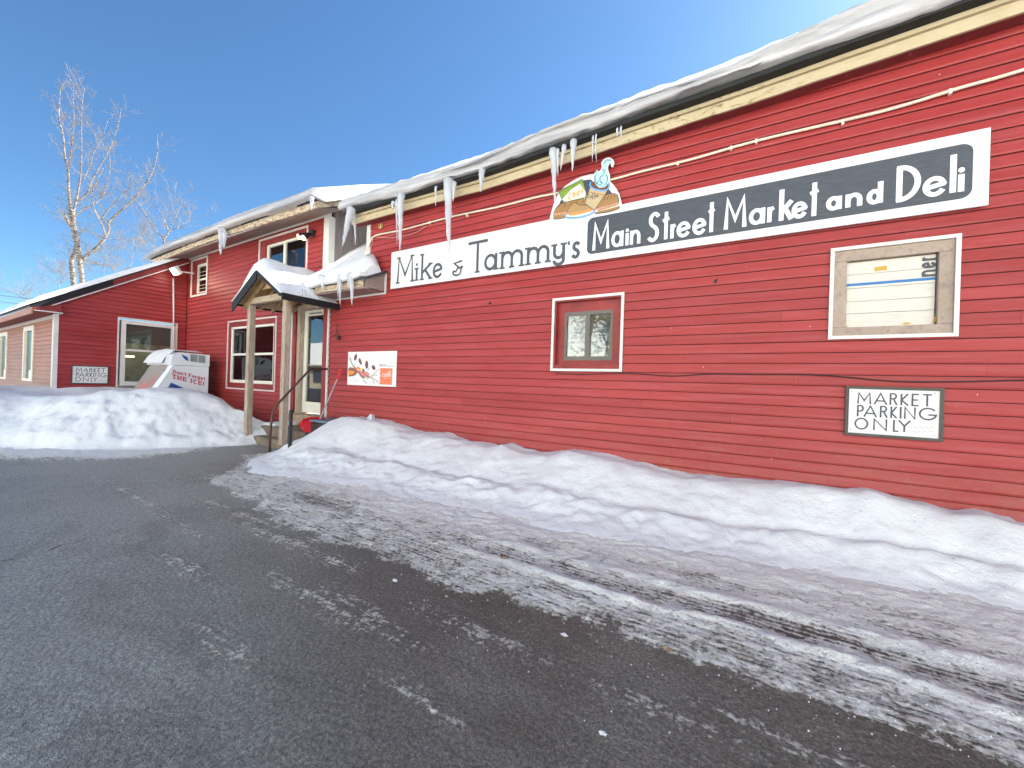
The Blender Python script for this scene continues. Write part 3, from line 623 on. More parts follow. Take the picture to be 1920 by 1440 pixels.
# ------------------------------------------------------------------ stroke lettering
def arc(cx, cy, rx, ry, a0, a1, n=14): return [(cx+rx*math.cos(math.radians(a0+(a1-a0)*i/n)), cy+ry*math.sin(math.radians(a0+(a1-a0)*i/n))) for i in range(n+1)]
def circ(cx, cy, rx, ry): return arc(cx, cy, rx, ry, 90, 450, 24)
GL = {
 'M': [[(.04, 0), (.10, 1), (.5, .28), (.90, 1), (.96, 0)]], 'a': [circ(.46, .5, .42, .46), [(.93, 0), (.93, 1)]], 'i': [[(.5, 0), (.5, .68)], ('dot', .5, .92)],
 'n': [[(.06, 0), (.06, 1)], [(.06, .55)]+arc(.5, .52, .42, .44, 165, 0)+[(.92, 0)]], 'S': [arc(.56, .74, .40, .22, 35, 245)+arc(.40, .26, .44, .24, 65, -140)],
 't': [[(.55, 0), (.55, 1)], [(.02, .70), (1, .76)]], 'r': [[(.1, 0), (.1, 1)], [(.1, .55), (.35, .88), (.95, .96)]],
 'e': [[(.08, .45), (.94, .60)], arc(.5, .5, .45, .46, 12, 325, 20)], 'k': [[(.08, 0), (.08, 1)], [(.92, .58), (.1, .26)], [(.38, .38), (.95, 0)]],
 'd': [circ(.45, .31, .41, .29), [(.92, 0), (.92, 1)]], 'D': [[(.06, 0), (.06, 1)], [(.0, 1)]+arc(.10, .5, .84, .5, 85, -85, 20)+[(.0, 0)]], 'l': [[(.5, 0), (.5, 1)]],
 'T': [[(.5, 0), (.5, 1)], [(0, 1), (1, 1)]], 'm': [[(.05, 0), (.05, 1)], [(.05, .6)]+arc(.28, .6, .22, .36, 170, 0)+[(.5, 0)], [(.5, .6)]+arc(.73, .6, .22, .36, 170, 0)+[(.95, 0)]],
 'y': [[(.12, 1), (.12, .62)]+arc(.47, .60, .35, .25, 180, 350)+[(.85, .62)], [(.85, 1), (.85, .30)]+arc(.48, .22, .37, .2, 0, -170)],
 's': [arc(.55, .74, .36, .22, 35, 245)+arc(.44, .26, .40, .24, 65, -150)], "'": [[(.5, .7), (.6, 1)]], '&': [[(.95, .55), (.5, .5), (.35, .30)]+arc(.45, .25, .35, .22, 160, 380)+[(.9, .62)], [(.85, .98), (.2, .88), (.62, .55)]],
 'A': [[(0, 0), (.5, 1), (1, 0)], [(.2, .3), (.8, .3)]], 'R': [[(.1, 0), (.1, 1)], [(.1, 1)]+arc(.5, .77, .35, .23, 90, -90, 10)+[(.12, .54)], [(.5, .52), (.95, 0)]], 'K': [[(.1, 0), (.1, 1)], [(.9, 1), (.12, .45), (.95, 0)]],
 'E': [[(1, 1), (.1, 1), (.1, 0), (1, 0)], [(.1, .5), (.85, .5)]], 'P': [[(.1, 0), (.1, 1)], [(.1, 1)]+arc(.5, .74, .38, .26, 90, -90, 10)+[(.12, .48)]], 'I': [[(.5, 0), (.5, 1)]], 'N': [[(.05, 0), (.05, 1), (.95, 0), (.95, 1)]],
 'G': [arc(.5, .5, .48, .5, 40, 340, 20)+[(.97, .42), (.55, .42)]], 'O': [circ(.5, .5, .48, .5)], 'L': [[(.1, 1), (.1, 0), (.95, 0)]], 'Y': [[(0, 1), (.5, .5), (1, 1)], [(.5, .5), (.5, 0)]],
 'F': [[(1, 1), (.1, 1), (.1, 0)], [(.1, .52), (.8, .52)]], 'H': [[(.08, 0), (.08, 1)], [(.92, 0), (.92, 1)], [(.08, .5), (.92, .5)]], 'C': [arc(.52, .5, .46, .5, 50, 310, 18)], '!': [[(.5, .3), (.5, 1)], ('dot', .5, .06)],
 'o': [circ(.5, .5, .44, .46)], 'g': [circ(.45, .62, .38, .34), [(.86, 1), (.86, .12)]+arc(.45, .08, .41, .24, 0, -160)], 'c': [arc(.55, .5, .45, .46, 50, 310, 16)], 'h': [[(.08, 0), (.08, 1)], [(.08, .4)]+arc(.5, .38, .42, .3, 165, 0)+[(.92, 0)]],
 'u': [[(.08, 1), (.08, .4)]+arc(.5, .4, .42, .36, 180, 360)+[(.92, 1)], [(.92, 1), (.92, 0)]], 'p': [[(.08, -.35), (.08, 1)], circ(.52, .52, .40, .44)], 'f': [[(.4, -.3), (.4, .8), (.6, 1), (.9, .95)], [(.1, .6), (.8, .6)]], '0': [circ(.5, .5, .4, .5)], '1': [[(.25, .8), (.55, 1), (.55, 0)]],
 'o^': [circ(.5, .42, .40, .38), [(.30, .98), (.72, .98)]],
}
SER = {'M': [(.04, 0), (.96, 0), (.08, 1), (.92, 1)], 'i': [(.5, 0), (.42, .68)], 'k': [(.08, 0), (.05, 1), (.92, .58), (.95, 0)], 'T': [(.5, 0)], 'm': [(.05, 0), (.5, 0), (.95, 0), (.02, 1)], 'a': [(.95, 0)], 'y': [(.1, 1), (.85, 1)],
       'D': [(.06, 0), (.06, 1)], 'n': [(.06, 0), (.92, 0), (.04, 1)], 'F': [(.1, 0)], 'r': [(.1, 0), (.06, 1)], 'H': [(.08, 0), (.92, 0), (.08, 1), (.92, 1)], 'I': [(.5, 0), (.5, 1)], 'E': [], 't': [], 'o': [], 'g': [], 'e': [], 'C': [], 'h': []}
def ribbon(mb, pts, wgt, MAP, lay):             # pts 2d, flat stroke with mitred corners; MAP(a,b,layer)->3d
    n = len(pts); closed = math.dist(pts[0], pts[-1]) < 1e-6 and n > 3
    if closed: pts = pts[:-1]; n -= 1
    L = []; R = []
    for i, p in enumerate(pts):
        a = pts[i-1] if (i > 0 or closed) else None; c = pts[(i+1) % n] if (i < n-1 or closed) else None
        ds = []
        for u, v in ((a, p), (p, c)):
            if u is None or v is None: continue
            d = (v[0]-u[0], v[1]-u[1]); l = math.hypot(*d) or 1e-9; ds.append((d[0]/l, d[1]/l))
        if len(ds) == 1: nx, ny = -ds[0][1], ds[0][0]; k = 1
        else:
            nx, ny = -(ds[0][1]+ds[1][1]), ds[0][0]+ds[1][0]; l = math.hypot(nx, ny)
            if l < 1e-3: nx, ny, l = -ds[0][1], ds[0][0], 1
            nx /= l; ny /= l; k = min(2.0, 1/max(.3, -nx*ds[0][1]+ny*ds[0][0]))
        L.append((p[0]+nx*wgt/2*k, p[1]+ny*wgt/2*k)); R.append((p[0]-nx*wgt/2*k, p[1]-ny*wgt/2*k))
    i0 = mb.add([MAP(*q, lay) for q in L]); i1 = mb.add([MAP(*q, lay) for q in R])
    for i in range(n-1 if not closed else n): j = (i+1) % n; mb.face((i0+i, i0+j, i1+j, i1+i))
def glyph(mb, ch, x0, x1, z0, z1, wgt, MAP, serif=False, lay=0):
    wd, h = x1-x0, z1-z0; S = GL[ch]; hw = wgt/2
    fx = lambda u: x0+hw+u*(wd-2*hw) if wd > 2*hw else x0+wd*u
    fz = lambda v: z0+hw*.6+v*(h-1.2*hw)
    for k, st in enumerate(S):
        if st[0] == 'dot':
            c = (fx(st[1]), fz(st[2])); i = mb.add([MAP(c[0]+wgt*.52*math.cos(t*math.pi/6), c[1]+wgt*.58*math.sin(t*math.pi/6), lay+k) for t in range(12)]); mb.face(range(i, i+12)); continue
        P = [(fx(u), fz(v)) for u, v in st]
        if not math.dist(P[0], P[-1]) < 1e-6:
            for a, b_ in ((0, 1), (-1, -2)):
                d = (P[a][0]-P[b_][0], P[a][1]-P[b_][1]); l = math.hypot(*d) or 1; P[a] = (P[a][0]+d[0]/l*hw*.5, P[a][1]+d[1]/l*hw*.5)
        ribbon(mb, P, wgt, MAP, lay+k)
    if serif:
        for q, (u, v) in enumerate(SER.get(ch, [])):
            c = (fx(u), fz(v)); s = max(wgt*1.05, .0); ribbon(mb, [(c[0]-s, c[1]), (c[0]+s, c[1])], wgt*.62, MAP, lay+len(S)+.4*q+.3)
def rel(fn): return fn
def mapY(Y0, eps=.0004): return lambda a, b_, lay: (a, Y0-eps*(lay+1), b_)

# "ner" painted sideways on the boarded window
for ch, za, zb_ in (('n', 2.300, 2.365), ('e', 2.372, 2.430), ('r', 2.436, 2.475)):
    mp = lambda a, b_, lay: (1.166-b_, YW+.0312-.0004*(lay+1), a)
    mb = MB(); glyph(mb, ch, za, zb_, .0, .085, .020, mp); mb.build('lettering', M['ink'], bw, fix=False)

# ================================================================== BIG SIGN
sx0, sx1, sz0, sz1 = -5.425, 1.432, 2.812, 3.425; SY = YW-.060
sign = thing('shop_sign', (-2, SY, sz0), 'long white and charcoal shop sign reading Main Street Market and Deli', 'sign')
for p, q in zip([sx0, -3.52, -1.10, sx1], [-3.52, -1.10, sx1]): part('panel', M['sign'], sign, (p+.0012, q-.0012, SY, SY+.022, sz0, sz1), bevel=.0015)
def rrect(x0, x1, z0, z1, r, n=6): return [(cx+r*math.cos(math.radians(t)), cz+r*math.sin(math.radians(t))) for cx, cz, s in ((x1-r, z1-r, 0), (x0+r, z1-r, 90), (x0+r, z0+r, 180), (x1-r, z0+r, 270)) for t in [s+90*i/n for i in range(n+1)]]
mb = MB(); mb.prism([(x, SY-.003, z) for x, z in rrect(-1.925, 1.338, 2.893, 3.335, .07)], (0, .0025, 0)); mb.build('dark_field', M['signdark'], sign)
mb = MB()
for (u, v, kx, ky, sc, chars) in ((640, 200, 0, 0, 3.4286, [('M', 352, 466, 1132, 962), ('i', 466, 500, 1120, 1002), ('k', 506, 582, 1112, 942), ('e', 583, 652, 1103, 1005), ('&', 705, 787, 1090, 990), ('T', 808, 940, 1068, 866), ('a', 914, 1006, 1053, 945), ('m', 1018, 1174, 1035, 922), ('m', 1184, 1344, 1010, 895), ('y', 1348, 1448, 1022, 880), ("'", 1452, 1470, 930, 865), ('s', 1474, 1540, 975, 866)]),):
    for ch, a, c, vb, vt in chars:
        A = yy(u+a/sc, v+vb/sc, SY); B = yy(u+c/sc, v+vb/sc, SY); m = u+(a+c)/2/sc
        glyph(mb, ch, A[0], B[0], yy(m, v+vb/sc, SY)[2], yy(m, v+vt/sc, SY)[2], .043 if ch not in "&'" else .030, mapY(SY), True)
mb.build('lettering', M['ink'], sign, fix=False)
mb = MB()
for (u, v, sc, chars) in ((1000, 260, 6.4, [('M', 700, 920, 1332, 1005), ('a', 930, 1088, 1300, 1112), ('i', 1098, 1148, 1283, 1075), ('n', 1152, 1292, 1268, 1098), ('S', 1360, 1525, 1238, 880)]),
                          (1180, 240, 2.595, [('t', 156, 196, 543, 408), ('r', 197, 228, 538, 468), ('e', 226, 300, 532, 456), ('e', 303, 377, 520, 440), ('t', 378, 416, 508, 362), ('M', 455, 574, 489, 340), ('a', 578, 664, 470, 392), ('r', 668, 708, 459, 384), ('k', 722, 800, 449, 296), ('e', 785, 869, 440, 360), ('t', 870, 922, 430, 266), ('a', 953, 1037, 400, 334), ('n', 1046, 1138, 384, 318), ('d', 1150, 1238, 370, 264)]),
                          (1600, 240, 6, [('D', 462, 768, 812, 422), ('e', 762, 1058, 772, 548), ('l', 1080, 1150, 732, 302), ('i', 1170, 1246, 720, 440)])):
    for ch, a, c, vb, vt in chars:
        A = yy(u+a/sc, v+vb/sc, SY); B = yy(u+c/sc, v+vb/sc, SY); m = u+(a+c)/2/sc
        glyph(mb, ch, A[0], B[0], yy(m, v+vb/sc, SY)[2], yy(m, v+vt/sc, SY)[2], .037 if ch in 'ainretd' else .040 if ch != 'l' else .038, mapY(SY-.0035))
mb.build('lettering', M['signtext'], sign, fix=False)

# cut-out picture above the sign: coffee, sandwiches and chips
c6 = lambda u, v: (1000+u/6.4, 260+v/6.4)
LG = {}
def lg(key, pts, lay, thick=.0):
    mb = LG.setdefault(key, MB()); P = [tuple(yy(*c6(*p), SY-.002)) for p in pts]; P = [(x, y-.0006*lay, z) for x, y, z in P]
    if thick: mb.prism(P, (0, thick, 0))
    else: mb.poly(P)
def lgs(key, pts, w_, lay):
    mb = LG.setdefault(key, MB()); P = [tuple(yy(*c6(*p), SY-.002))[::2] for p in pts]; ribbon(mb, P, w_, lambda a, b_, l: (a, SY-.002-.0006*l, b_), lay)
def smooth(pts, n=4, closed=True):
    out = []; m = len(pts)
    for i in range(m if closed else m-1):
        p0, p1, p2, p3 = (pts[(i-1) % m], pts[i], pts[(i+1) % m], pts[(i+2) % m]) if closed else (pts[max(i-1, 0)], pts[i], pts[i+1], pts[min(i+2, m-1)])
        for k in range(n):
            t = k/n; out.append(tuple(.5*((2*p1[d])+(-p0[d]+p2[d])*t+(2*p0[d]-5*p1[d]+4*p2[d]-p3[d])*t*t+(-p0[d]+3*p1[d]-3*p2[d]+p3[d])*t**3) for d in (0, 1)))
    if not closed: out.append(pts[-1])
    return out
back = [(190, 995), (215, 880), (260, 740), (330, 620), (420, 540), (530, 475), (640, 440), (745, 430), (900, 500), (975, 570), (1025, 650), (1050, 740), (1064, 815)]
steam = [(725, 440), (765, 375), (780, 400), (820, 350), (815, 290), (850, 245), (900, 225), (950, 245), (970, 285), (955, 335), (935, 338), (925, 295), (900, 320), (895, 370), (915, 430), (915, 500), (900, 560), (860, 600), (790, 600), (735, 560), (720, 500)]
lg('back', smooth(back, 3, False), 0, .018)
lg('shape', smooth(steam, 3), .2, .018)
lg('navy', [(600, 500), (690, 488), (760, 560), (905, 600), (955, 670), (880, 740), (640, 740), (560, 640)], 2); lg('navy', [(330, 740), (345, 735), (365, 790), (300, 812)], 2)
lg('lime', [(302, 632), (590, 488), (640, 665), (640, 705), (360, 775)], 3); lg('chipw', [(450, 615), (560, 545), (630, 640), (620, 700), (380, 760), (345, 730)], 4)
for i in range(10): u = 320+i*27; v = 630-i*13.3; lgs('outline', [(u, v+18), (u+8, v-12)], .006, 5)
mbc = LG.setdefault('orange', MB()); A_ = yy(*c6(418, 745), SY); B_ = yy(*c6(610, 645), SY); dv = ((B_[0]-A_[0]), (B_[2]-A_[2])); n_ = math.hypot(*dv)
for q_, (ch, a_, c_, hh_) in enumerate((('C', 0, .24, .085), ('h', .27, .45, .085), ('i', .46, .56, .075), ('p', .58, .78, .055), ('s', .80, .98, .055))):
    glyph(mbc, ch, a_*n_, c_*n_, 0, hh_, .013, lambda a, b_, lay: (A_[0]+a*dv[0]/n_, SY-.002-.0006*6-.0003*lay, A_[2]+a*dv[1]/n_+b_))
for x0_, y0_, x1_, y1_, key in ((248, 960, 640, 745, 'b'), (770, 900, 1040, 680, 'b')): pass
for P_ in ([(245, 890), (300, 800), (400, 760), (520, 735), (610, 715)], [(760, 840), (800, 740), (860, 680), (930, 660), (1000, 670), (1022, 720), (1015, 765), (900, 800)], [(245, 945), (260, 968), (380, 950)], [(1025, 810), (1025, 840), (900, 880), (750, 900)]): lgs('outline', smooth(P_, 3, False), .009, 3.5)
for P_ in ([(302, 632), (590, 488), (640, 665)], [(302, 632), (345, 730), (362, 772)], [(400, 890), (440, 810), (500, 765), (560, 800), (640, 800), (715, 835)]): lgs('outline', P_, .007, 6.05)
lg('bread', smooth([(245, 890), (300, 800), (400, 760), (520, 735), (610, 715), (640, 760), (620, 830), (400, 880), (250, 900)], 3), 3.4); lg('bread', smooth([(760, 840), (800, 740), (860, 680), (930, 660), (1000, 670), (1022, 720), (1015, 765), (900, 800), (770, 850)], 3), 3.4)
lg('bread', smooth([(250, 925), (380, 915), (380, 950), (260, 968), (245, 945)], 3), 3.4); lg('bread', smooth([(750, 880), (900, 845), (1025, 810), (1025, 840), (900, 880), (750, 900)], 3), 3.4)
lg('ham', smooth([(250, 900), (400, 885), (400, 915), (252, 922)], 2), 3.8); lg('ham', smooth([(770, 835), (900, 800), (1015, 765), (1020, 795), (900, 835), (770, 868)], 2), 3.8)
for i in range(7): lgs('leaf', [(235+i*22, 910+4*(i % 2)*3-i*2), (250+i*22, 925-i*2)], .012, 4.2); lgs('leaf', [(790+i*36, 868-i*12), (815+i*36, 842-i*12)], .012, 4.2)
for i in range(5): u = 300+i*72; lgs('outline', [(u, 835-i*14), (u+16, 785-i*14)], .008, 4.6)
for i in range(4): u = 850+i*40; lgs('outline', [(u, 740-i*8), (u+12, 690-i*6)], .008, 4.6)
lg('bread2', smooth([(400, 890), (440, 810), (500, 765), (560, 800), (640, 800), (715, 835), (700, 860), (540, 890), (420, 910)], 3), 5.5)
lgs('cupblue', smooth([(385, 915), (400, 945), (500, 950), (640, 925), (725, 880), (735, 850)], 3, False), .022, 5.8)
lg('orange', smooth([(430, 905), (540, 885), (700, 845), (700, 870), (560, 905), (450, 925)], 2), 5.9)
for i in range(8): lgs('ham', [(440+i*32, 912-i*7), (455+i*32, 890-i*7)], .008, 6.2)
lg('tan', [(680, 590), (890, 630), (735, 862), (618, 780)], 6.8); lgs('outline', [(680, 590), (618, 780), (735, 862), (890, 630)], .008, 7.2); lgs('bread', [(668, 640), (860, 680)], .01, 7.4)
lg('coffee', smooth([(690, 560), (740, 510), (830, 500), (910, 560), (890, 610), (790, 610), (700, 590)], 3), 7.6)
lgs('cupblue', smooth([(690, 520), (685, 570), (740, 610), (820, 625), (890, 612), (915, 560), (905, 525)], 3, False), .018, 8)
lg('paleblue', smooth([(735, 420), (775, 385), (800, 420), (835, 350), (830, 290), (865, 248), (915, 240), (950, 265), (955, 300), (905, 285), (890, 320), (885, 380), (905, 440), (900, 520), (865, 580), (800, 590), (760, 560), (730, 500)], 3), 8.4)
for P_ in ([(830, 370), (855, 390), (835, 440), (805, 460), (800, 500)], [(790, 500), (770, 540), (800, 560), (825, 530), (800, 510)], [(850, 300), (880, 260), (930, 262)], [(880, 430), (890, 500), (860, 560)], [(745, 440), (740, 500), (765, 545)]): lgs('navy', smooth(P_, 3, False), .009, 8.8)
for P_ in ([(765, 400), (750, 470), (775, 540), (830, 580), (880, 540)], [(845, 420), (800, 520), (850, 540)]): lgs('cupblue', smooth(P_, 3, False), .007, 9)
mbo = LG.setdefault('outline', MB())
A = yy(*c6(655, 720), SY); B = yy(*c6(800, 760), SY)
adv = 0
for ch, wd in (('C', .026), ('o', .018), ('f', .014), ('f', .014), ('e', .018), ('e', .018)):
    mpf = lambda a, b_, lay, A=A: (A[0]+a, SY-.0075-.0003*lay, A[2]+b_-a*.12)
    glyph(mbo, ch, adv, adv+wd*1.15, 0, .055 if ch in 'Cf' else .034, .007, mpf); adv += wd*1.15+.003
pic = None
for key, mb in LG.items():
    nm = dict(back='cut_out_board', shape='steam_cut_out').get(key, 'picture_'+{'navy': 'background', 'lime': 'chip_bag', 'chipw': 'chip_bag_band', 'outline': 'outline', 'orange': 'chips_lettering', 'bread': 'sandwich', 'ham': 'filling', 'leaf': 'lettuce', 'bread2': 'bread_wedge', 'cupblue': 'cup_rim', 'tan': 'cup', 'coffee': 'coffee', 'paleblue': 'steam'}.get(key, key))
    o = mb.build(nm, M['sign'] if key in ('back', 'shape') else M[key], sign, fix=key in ('back', 'shape'))

# ================================================================== PARKING SIGNS
def parking_sign(T, a0, z0, wd, ht, label, tilt=0, flip=1):
    c = T(a0+wd/2, .03, z0); s = thing('parking_sign', c, label, 'sign', 'market parking only signs')
    part('sign_panel', M['sign'], s, (a0+.02, a0+wd-.02, .014, .030, z0+.02, z0+ht-.02), T=T)
    mb = MB(); frame(mb, T, a0, a0+wd, z0, z0+ht, .024, .013, .040); mb.build('frame', plain('sign_frame', (.075, .068, .058), .6, .2, 20), s)
    mb = MB(); mp = lambda a, b_, lay: T(a, .0305+.0003*lay, b_); W = wd-.05; X0 = a0+.025; Z0 = z0+.025; Hh = ht-.05
    rows = [(.665, .925, [('M', .09, .27), ('A', .29, .445), ('R', .46, .565), ('K', .58, .685), ('E', .70, .79), ('T', .82, .925)]),
            (.375, .635, [('P', .09, .19), ('A', .175, .335), ('R', .355, .46), ('K', .475, .565), ('I', .585, .605), ('N', .625, .765), ('G', .785, .985)]),
            (.085, .345, [('O', .07, .24), ('N', .285, .46), ('L', .51, .585), ('Y', .57, .71)])]
    for r0, r1_, cs in rows:
        for ch, a, c_ in cs: glyph(mb, ch, X0+a*W, X0+c_*W, Z0+r0*Hh, Z0+r1_*Hh, .0125, mp)
    mb.build('lettering', M['ink'], s, fix=False)
    mb = MB(); rg = random.Random(5)
    for r in range(2):
        P = [(X0+(.73+.02*i)*W, Z0+(.20-.09*r+.03*math.sin(i*2.1+r)*(1 if i % 3 else .3)+.003*i)*Hh) for i in range(12)]
        ribbon(mb, P, .0025, mp, 1)
    mb.build('handwriting', plain('faint_ink', (.40, .25, .24), .6, .1, 8, 0), s, fix=False)
    mb = MB()
    for a, z in ((.03, .95), (.95, .95), (.03, .06), (.95, .05)): mb.box(X0+a*W-.003, X0+a*W+.003, .030, .034, Z0+z*Hh-.003, Z0+z*Hh+.003, T)
    mb.build('screw', M['rust'], s); return s
parking_sign(T0, .595, .92, .63, .44, 'dark framed market parking only sign on the wall below the boarded window')
parking_sign(TX(-13.7), 2.555, .955, .64, .435, 'dark framed market parking only sign beside the shaded wing window, farther from the camera')

# ================================================================== COFFEE POSTER
PY = YW-.022; pA, pC = yy(653, 660, PY), yy(742, 726, PY)
pos = thing('poster', (pA[0]+.6, PY, pC[2]), 'white coffee poster with splash, beans and orange square beside the door', 'poster')
part('poster_board', M['poster'], pos, (pA[0], yy(743, 690, PY)[0], PY, PY+.010, pC[2]+.005, pA[2]))
LG = {}
c3 = lambda u, v: (620+u/10.667, 640+v/10.667)
def pg(key, pts, lay): LG.setdefault(key, MB()).poly([(p[0], PY-.0005*lay, p[2]) for p in [yy(*c3(*q), PY) for q in pts]])
def ps(key, pts, w_, lay): ribbon(LG.setdefault(key, MB()), [tuple(yy(*c3(*q), PY))[::2] for q in pts], w_, lambda a, b_, l: (a, PY-.0005*l, b_), lay)
pg('orangecard', [(993, 535), (1237, 540), (1225, 870), (985, 862)], 1)
pg('hand', smooth([(360, 530), (480, 540), (545, 600), (490, 680), (400, 700), (358, 690)], 3), 1); pg('orange', smooth([(362, 590), (400, 585), (480, 610), (440, 650), (362, 665)], 3), 2)
pg('orange', smooth([(510, 520), (560, 510), (610, 550), (600, 580), (530, 560)], 3), 1.5)
pg('splash', [(430, 480), (510, 570), (600, 600), (680, 700), (660, 750), (620, 730), (520, 600)], 1.2); pg('ham', smooth([(560, 570), (660, 610), (720, 600), (780, 660), (740, 700), (640, 680)], 3), 1.4)
ps('splash', smooth([(385, 330), (430, 450), (520, 570), (650, 740)], 3, False), .022, 3)
for P_ in ([(650, 740), (720, 700), (830, 740)], [(680, 660), (740, 720), (820, 690)], [(820, 740), (850, 660), (985, 545)], [(820, 740), (900, 770), (985, 850)], [(830, 700), (890, 670), (930, 690)], [(670, 760), (700, 830)], [(600, 600), (680, 650), (790, 720)], [(740, 600), (780, 510)], [(840, 760), (870, 830)], [(655, 720), (740, 740), (800, 700)]): ps('splash', smooth(P_, 3, False), .011, 3.2)
for cx, cz, ax, az, an in ((500, 320, 28, 68, 12), (592, 402, 26, 70, -18), (722, 468, 30, 82, 0), (860, 525, 32, 54, -25), (655, 585, 20, 45, -20)):
    r = math.radians(an); E_ = [(cx+ax*math.cos(t)*math.cos(r)-az*math.sin(t)*math.sin(r), cz+ax*math.cos(t)*math.sin(r)+az*math.sin(t)*math.cos(r)) for t in [i*math.pi/8 for i in range(16)]]
    mbb = MB(); mbb.poly([(p[0], PY-.002, p[2]) for p in [yy(*c3(*q), PY) for q in E_]]); mbb.build('coffee_bean', M['bean'], pos, fix=False); ps('ham', [(cx+az*.7*math.sin(r), cz-az*.7*math.cos(r)), (cx+6, cz), (cx-az*.7*math.sin(r), cz+az*.7*math.cos(r))], .006, 5)
rg = random.Random(2)
for (u, v) in ((640, 770), (700, 830), (660, 790), (870, 825), (710, 815), (380, 310), (485, 435), (400, 345)): pg('bean', [(u, v), (u+12, v+2), (u+10, v+14), (u-2, v+12)], 3.6)
mbt = LG.setdefault('paleprint', MB())
def tiny(mb, txt, u0, u1, v, hh, wg):
    n = len(txt)
    for i, ch in enumerate(txt):
        if ch == ' ': continue
        a = yy(*c3(u0+(u1-u0)*i/n, v), PY); b_ = yy(*c3(u0+(u1-u0)*(i+.82)/n, v), PY); glyph(mb, ch, a[0], b_[0], a[2], a[2]+hh, wg, mapY(PY, .0003))
tiny(LG.setdefault('bean', MB()), 'Purely', 975, 1105, 508, .045, .007)
tiny(LG['bean'], 'Daisy'.replace('D', 'D'), 1125, 1265, 518, .045, .007) if False else ps('bean', smooth([(1130, 500), (1145, 465), (1150, 505), (1170, 490), (1185, 505), (1205, 490), (1220, 505), (1240, 488), (1255, 515), (1268, 490)], 2, False), .006, 3)
for P_ in ([(620, 240), (760, 240)], [(775, 305), (1020, 305)], [(790, 380), (1010, 380)], [(455, 738), (545, 738)], [(400, 775), (590, 770)], [(440, 805), (560, 805)]):
    (a, v), (c_, v2) = P_; n = int((c_-a)/16)
    for i in range(n): ps('paleprint', [(a+i*16, v+(7 if i % 2 else -5)), (a+i*16+9, v+(-6 if i % 3 else 5))], .005, 2)
ps('paleprint', [(780, 275), (620, 272)], .003, 2); ps('paleprint', [(1045, 265), (1035, 430), (780, 430)], .004, 2); ps('bean', [(910, 215), (912, 262)], .006, 2)
mbw = LG.setdefault('sign', MB())
for ch, a, c_ in (('c', 1025, 1065), ('o', 1070, 1112), ('d', 1116, 1156), ('o^', 1160, 1205)):
    A = yy(*c3(a, 712), PY); B = yy(*c3(c_, 712), PY); glyph(mbw, ch, A[0], B[0], A[2], A[2]+(.062 if ch in 'co' else .10), .012, mapY(PY-.0012, .0003))
for i in range(5): ps('sign', [(1070+i*16, 743), (1080+i*16, 743)], .006, 3.5)
for key, mb in LG.items():
    mb.build({'orangecard': 'orange_square', 'hand': 'cup_shape', 'orange': 'orange_shape', 'splash': 'coffee_splash', 'ham': 'pink_shape', 'bean': 'bean_print', 'paleprint': 'small_print', 'sign': 'lettering'}[key], M[key], pos, fix=False)

# ================================================================== TWO-STOREY SECTION
T0 = TY(YW); house = thing('gabled_house', (-10.5, YW, 0), 'two-storey red section with the door, behind the small wooden porch', 'building')
BX0, BX1 = -14.0, XL
WT = 4.44
op_b = (-11.16, -9.06, .985, 2.55); op_u = (-13.43, -12.50, 3.39, 4.36); op_ul = (-9.83, -7.99, 3.30, 4.33); op_d = (-8.36, -7.24, .47, 2.76)
zB = 4.40
siding(house, T0, BX0, XL-.002, .2, WT, [op_b, op_u, op_ul, op_d, (-7.41, XL+.1, 3.05, 6)], M['red'], e=.1045, phase=.01, seed=9)
wall_slab(house, T0, BX0, XL-.002, -.1, WT, [op_b, op_u, op_ul, op_d, (-7.29, XL+.1, 2.85, 6)])
part('wall', M['red'], house, (BX0, BX0+.02, YW+.125, 10, 0, WT))
part('corner_trim', M['white'], house, (-13.98, -13.90, -.002, .03, .6, 4.35), T=T0)
part('corner_trim', M['white'], house, (-7.41, -7.285, -.002, .030, 3.0, WT-.03), T=T0); part('corner_trim', M['white'], house, (-7.284, -7.24, -.10, .030, 3.0, WT-.03), T=T0)
part('frieze_board', M['white'], house, (-14.0, XL-.1, -.002, .028, WT-.028, WT+.022), T=T0)
# weathered grey gable boards on the side wall above the entry roof
for i in range(9):
    y0 = YW+.105+.185*i
    part('side_board', M['grey'], house, (-7.33, -7.262+random.uniform(-.006, .006), y0+.003, y0+.182, 2.7, 4.55+.466*(y0+.3-4.2)-.12), bevel=.002)
mb = MB(); mb.prism([(-7.40, YW+.125, 2.7), (-7.40, 10.5, 2.7), (-7.40, 7.6, 5.95), (-7.40, YW+.125, 4.62)], (.062, 0, 0)); mb.build('wall', M['shingle'], house)
# soffit boards and fascia
for i in range(4):
    a = i/4; b2 = (i+1)/4; y0 = 4.225+.515*a+.003; y1_ = 4.225+.515*b2-.003; z0 = 4.30+.155*a; z1_ = 4.30+.155*b2
    mb = MB(); mb.hexa([(-14.4, y0, z0), (-6.86, y0, z0), (-6.86, y1_, z1_), (-14.4, y1_, z1_), (-14.4, y0, z0+.015), (-6.86, y0, z0+.015), (-6.86, y1_, z1_+.015), (-14.4, y1_, z1_+.015)]); mb.build('soffit_board', M['soffit'], house)
zfb = lambda x: float(np.interp(x, [-14.6, -12, -10.6, -8.5, -6.8], [4.28, 4.33, 4.345, 4.31, 4.275]))
strip('fascia_board', M['fascia_b'], -14.5, -6.84, 4.19, 4.222, -.01, .115, 50, house, .012, zfb)
strip('drip_edge', M['black'], -14.55, -6.80, 4.15, 4.24, .118, .135, 20, house, 0, zfb)
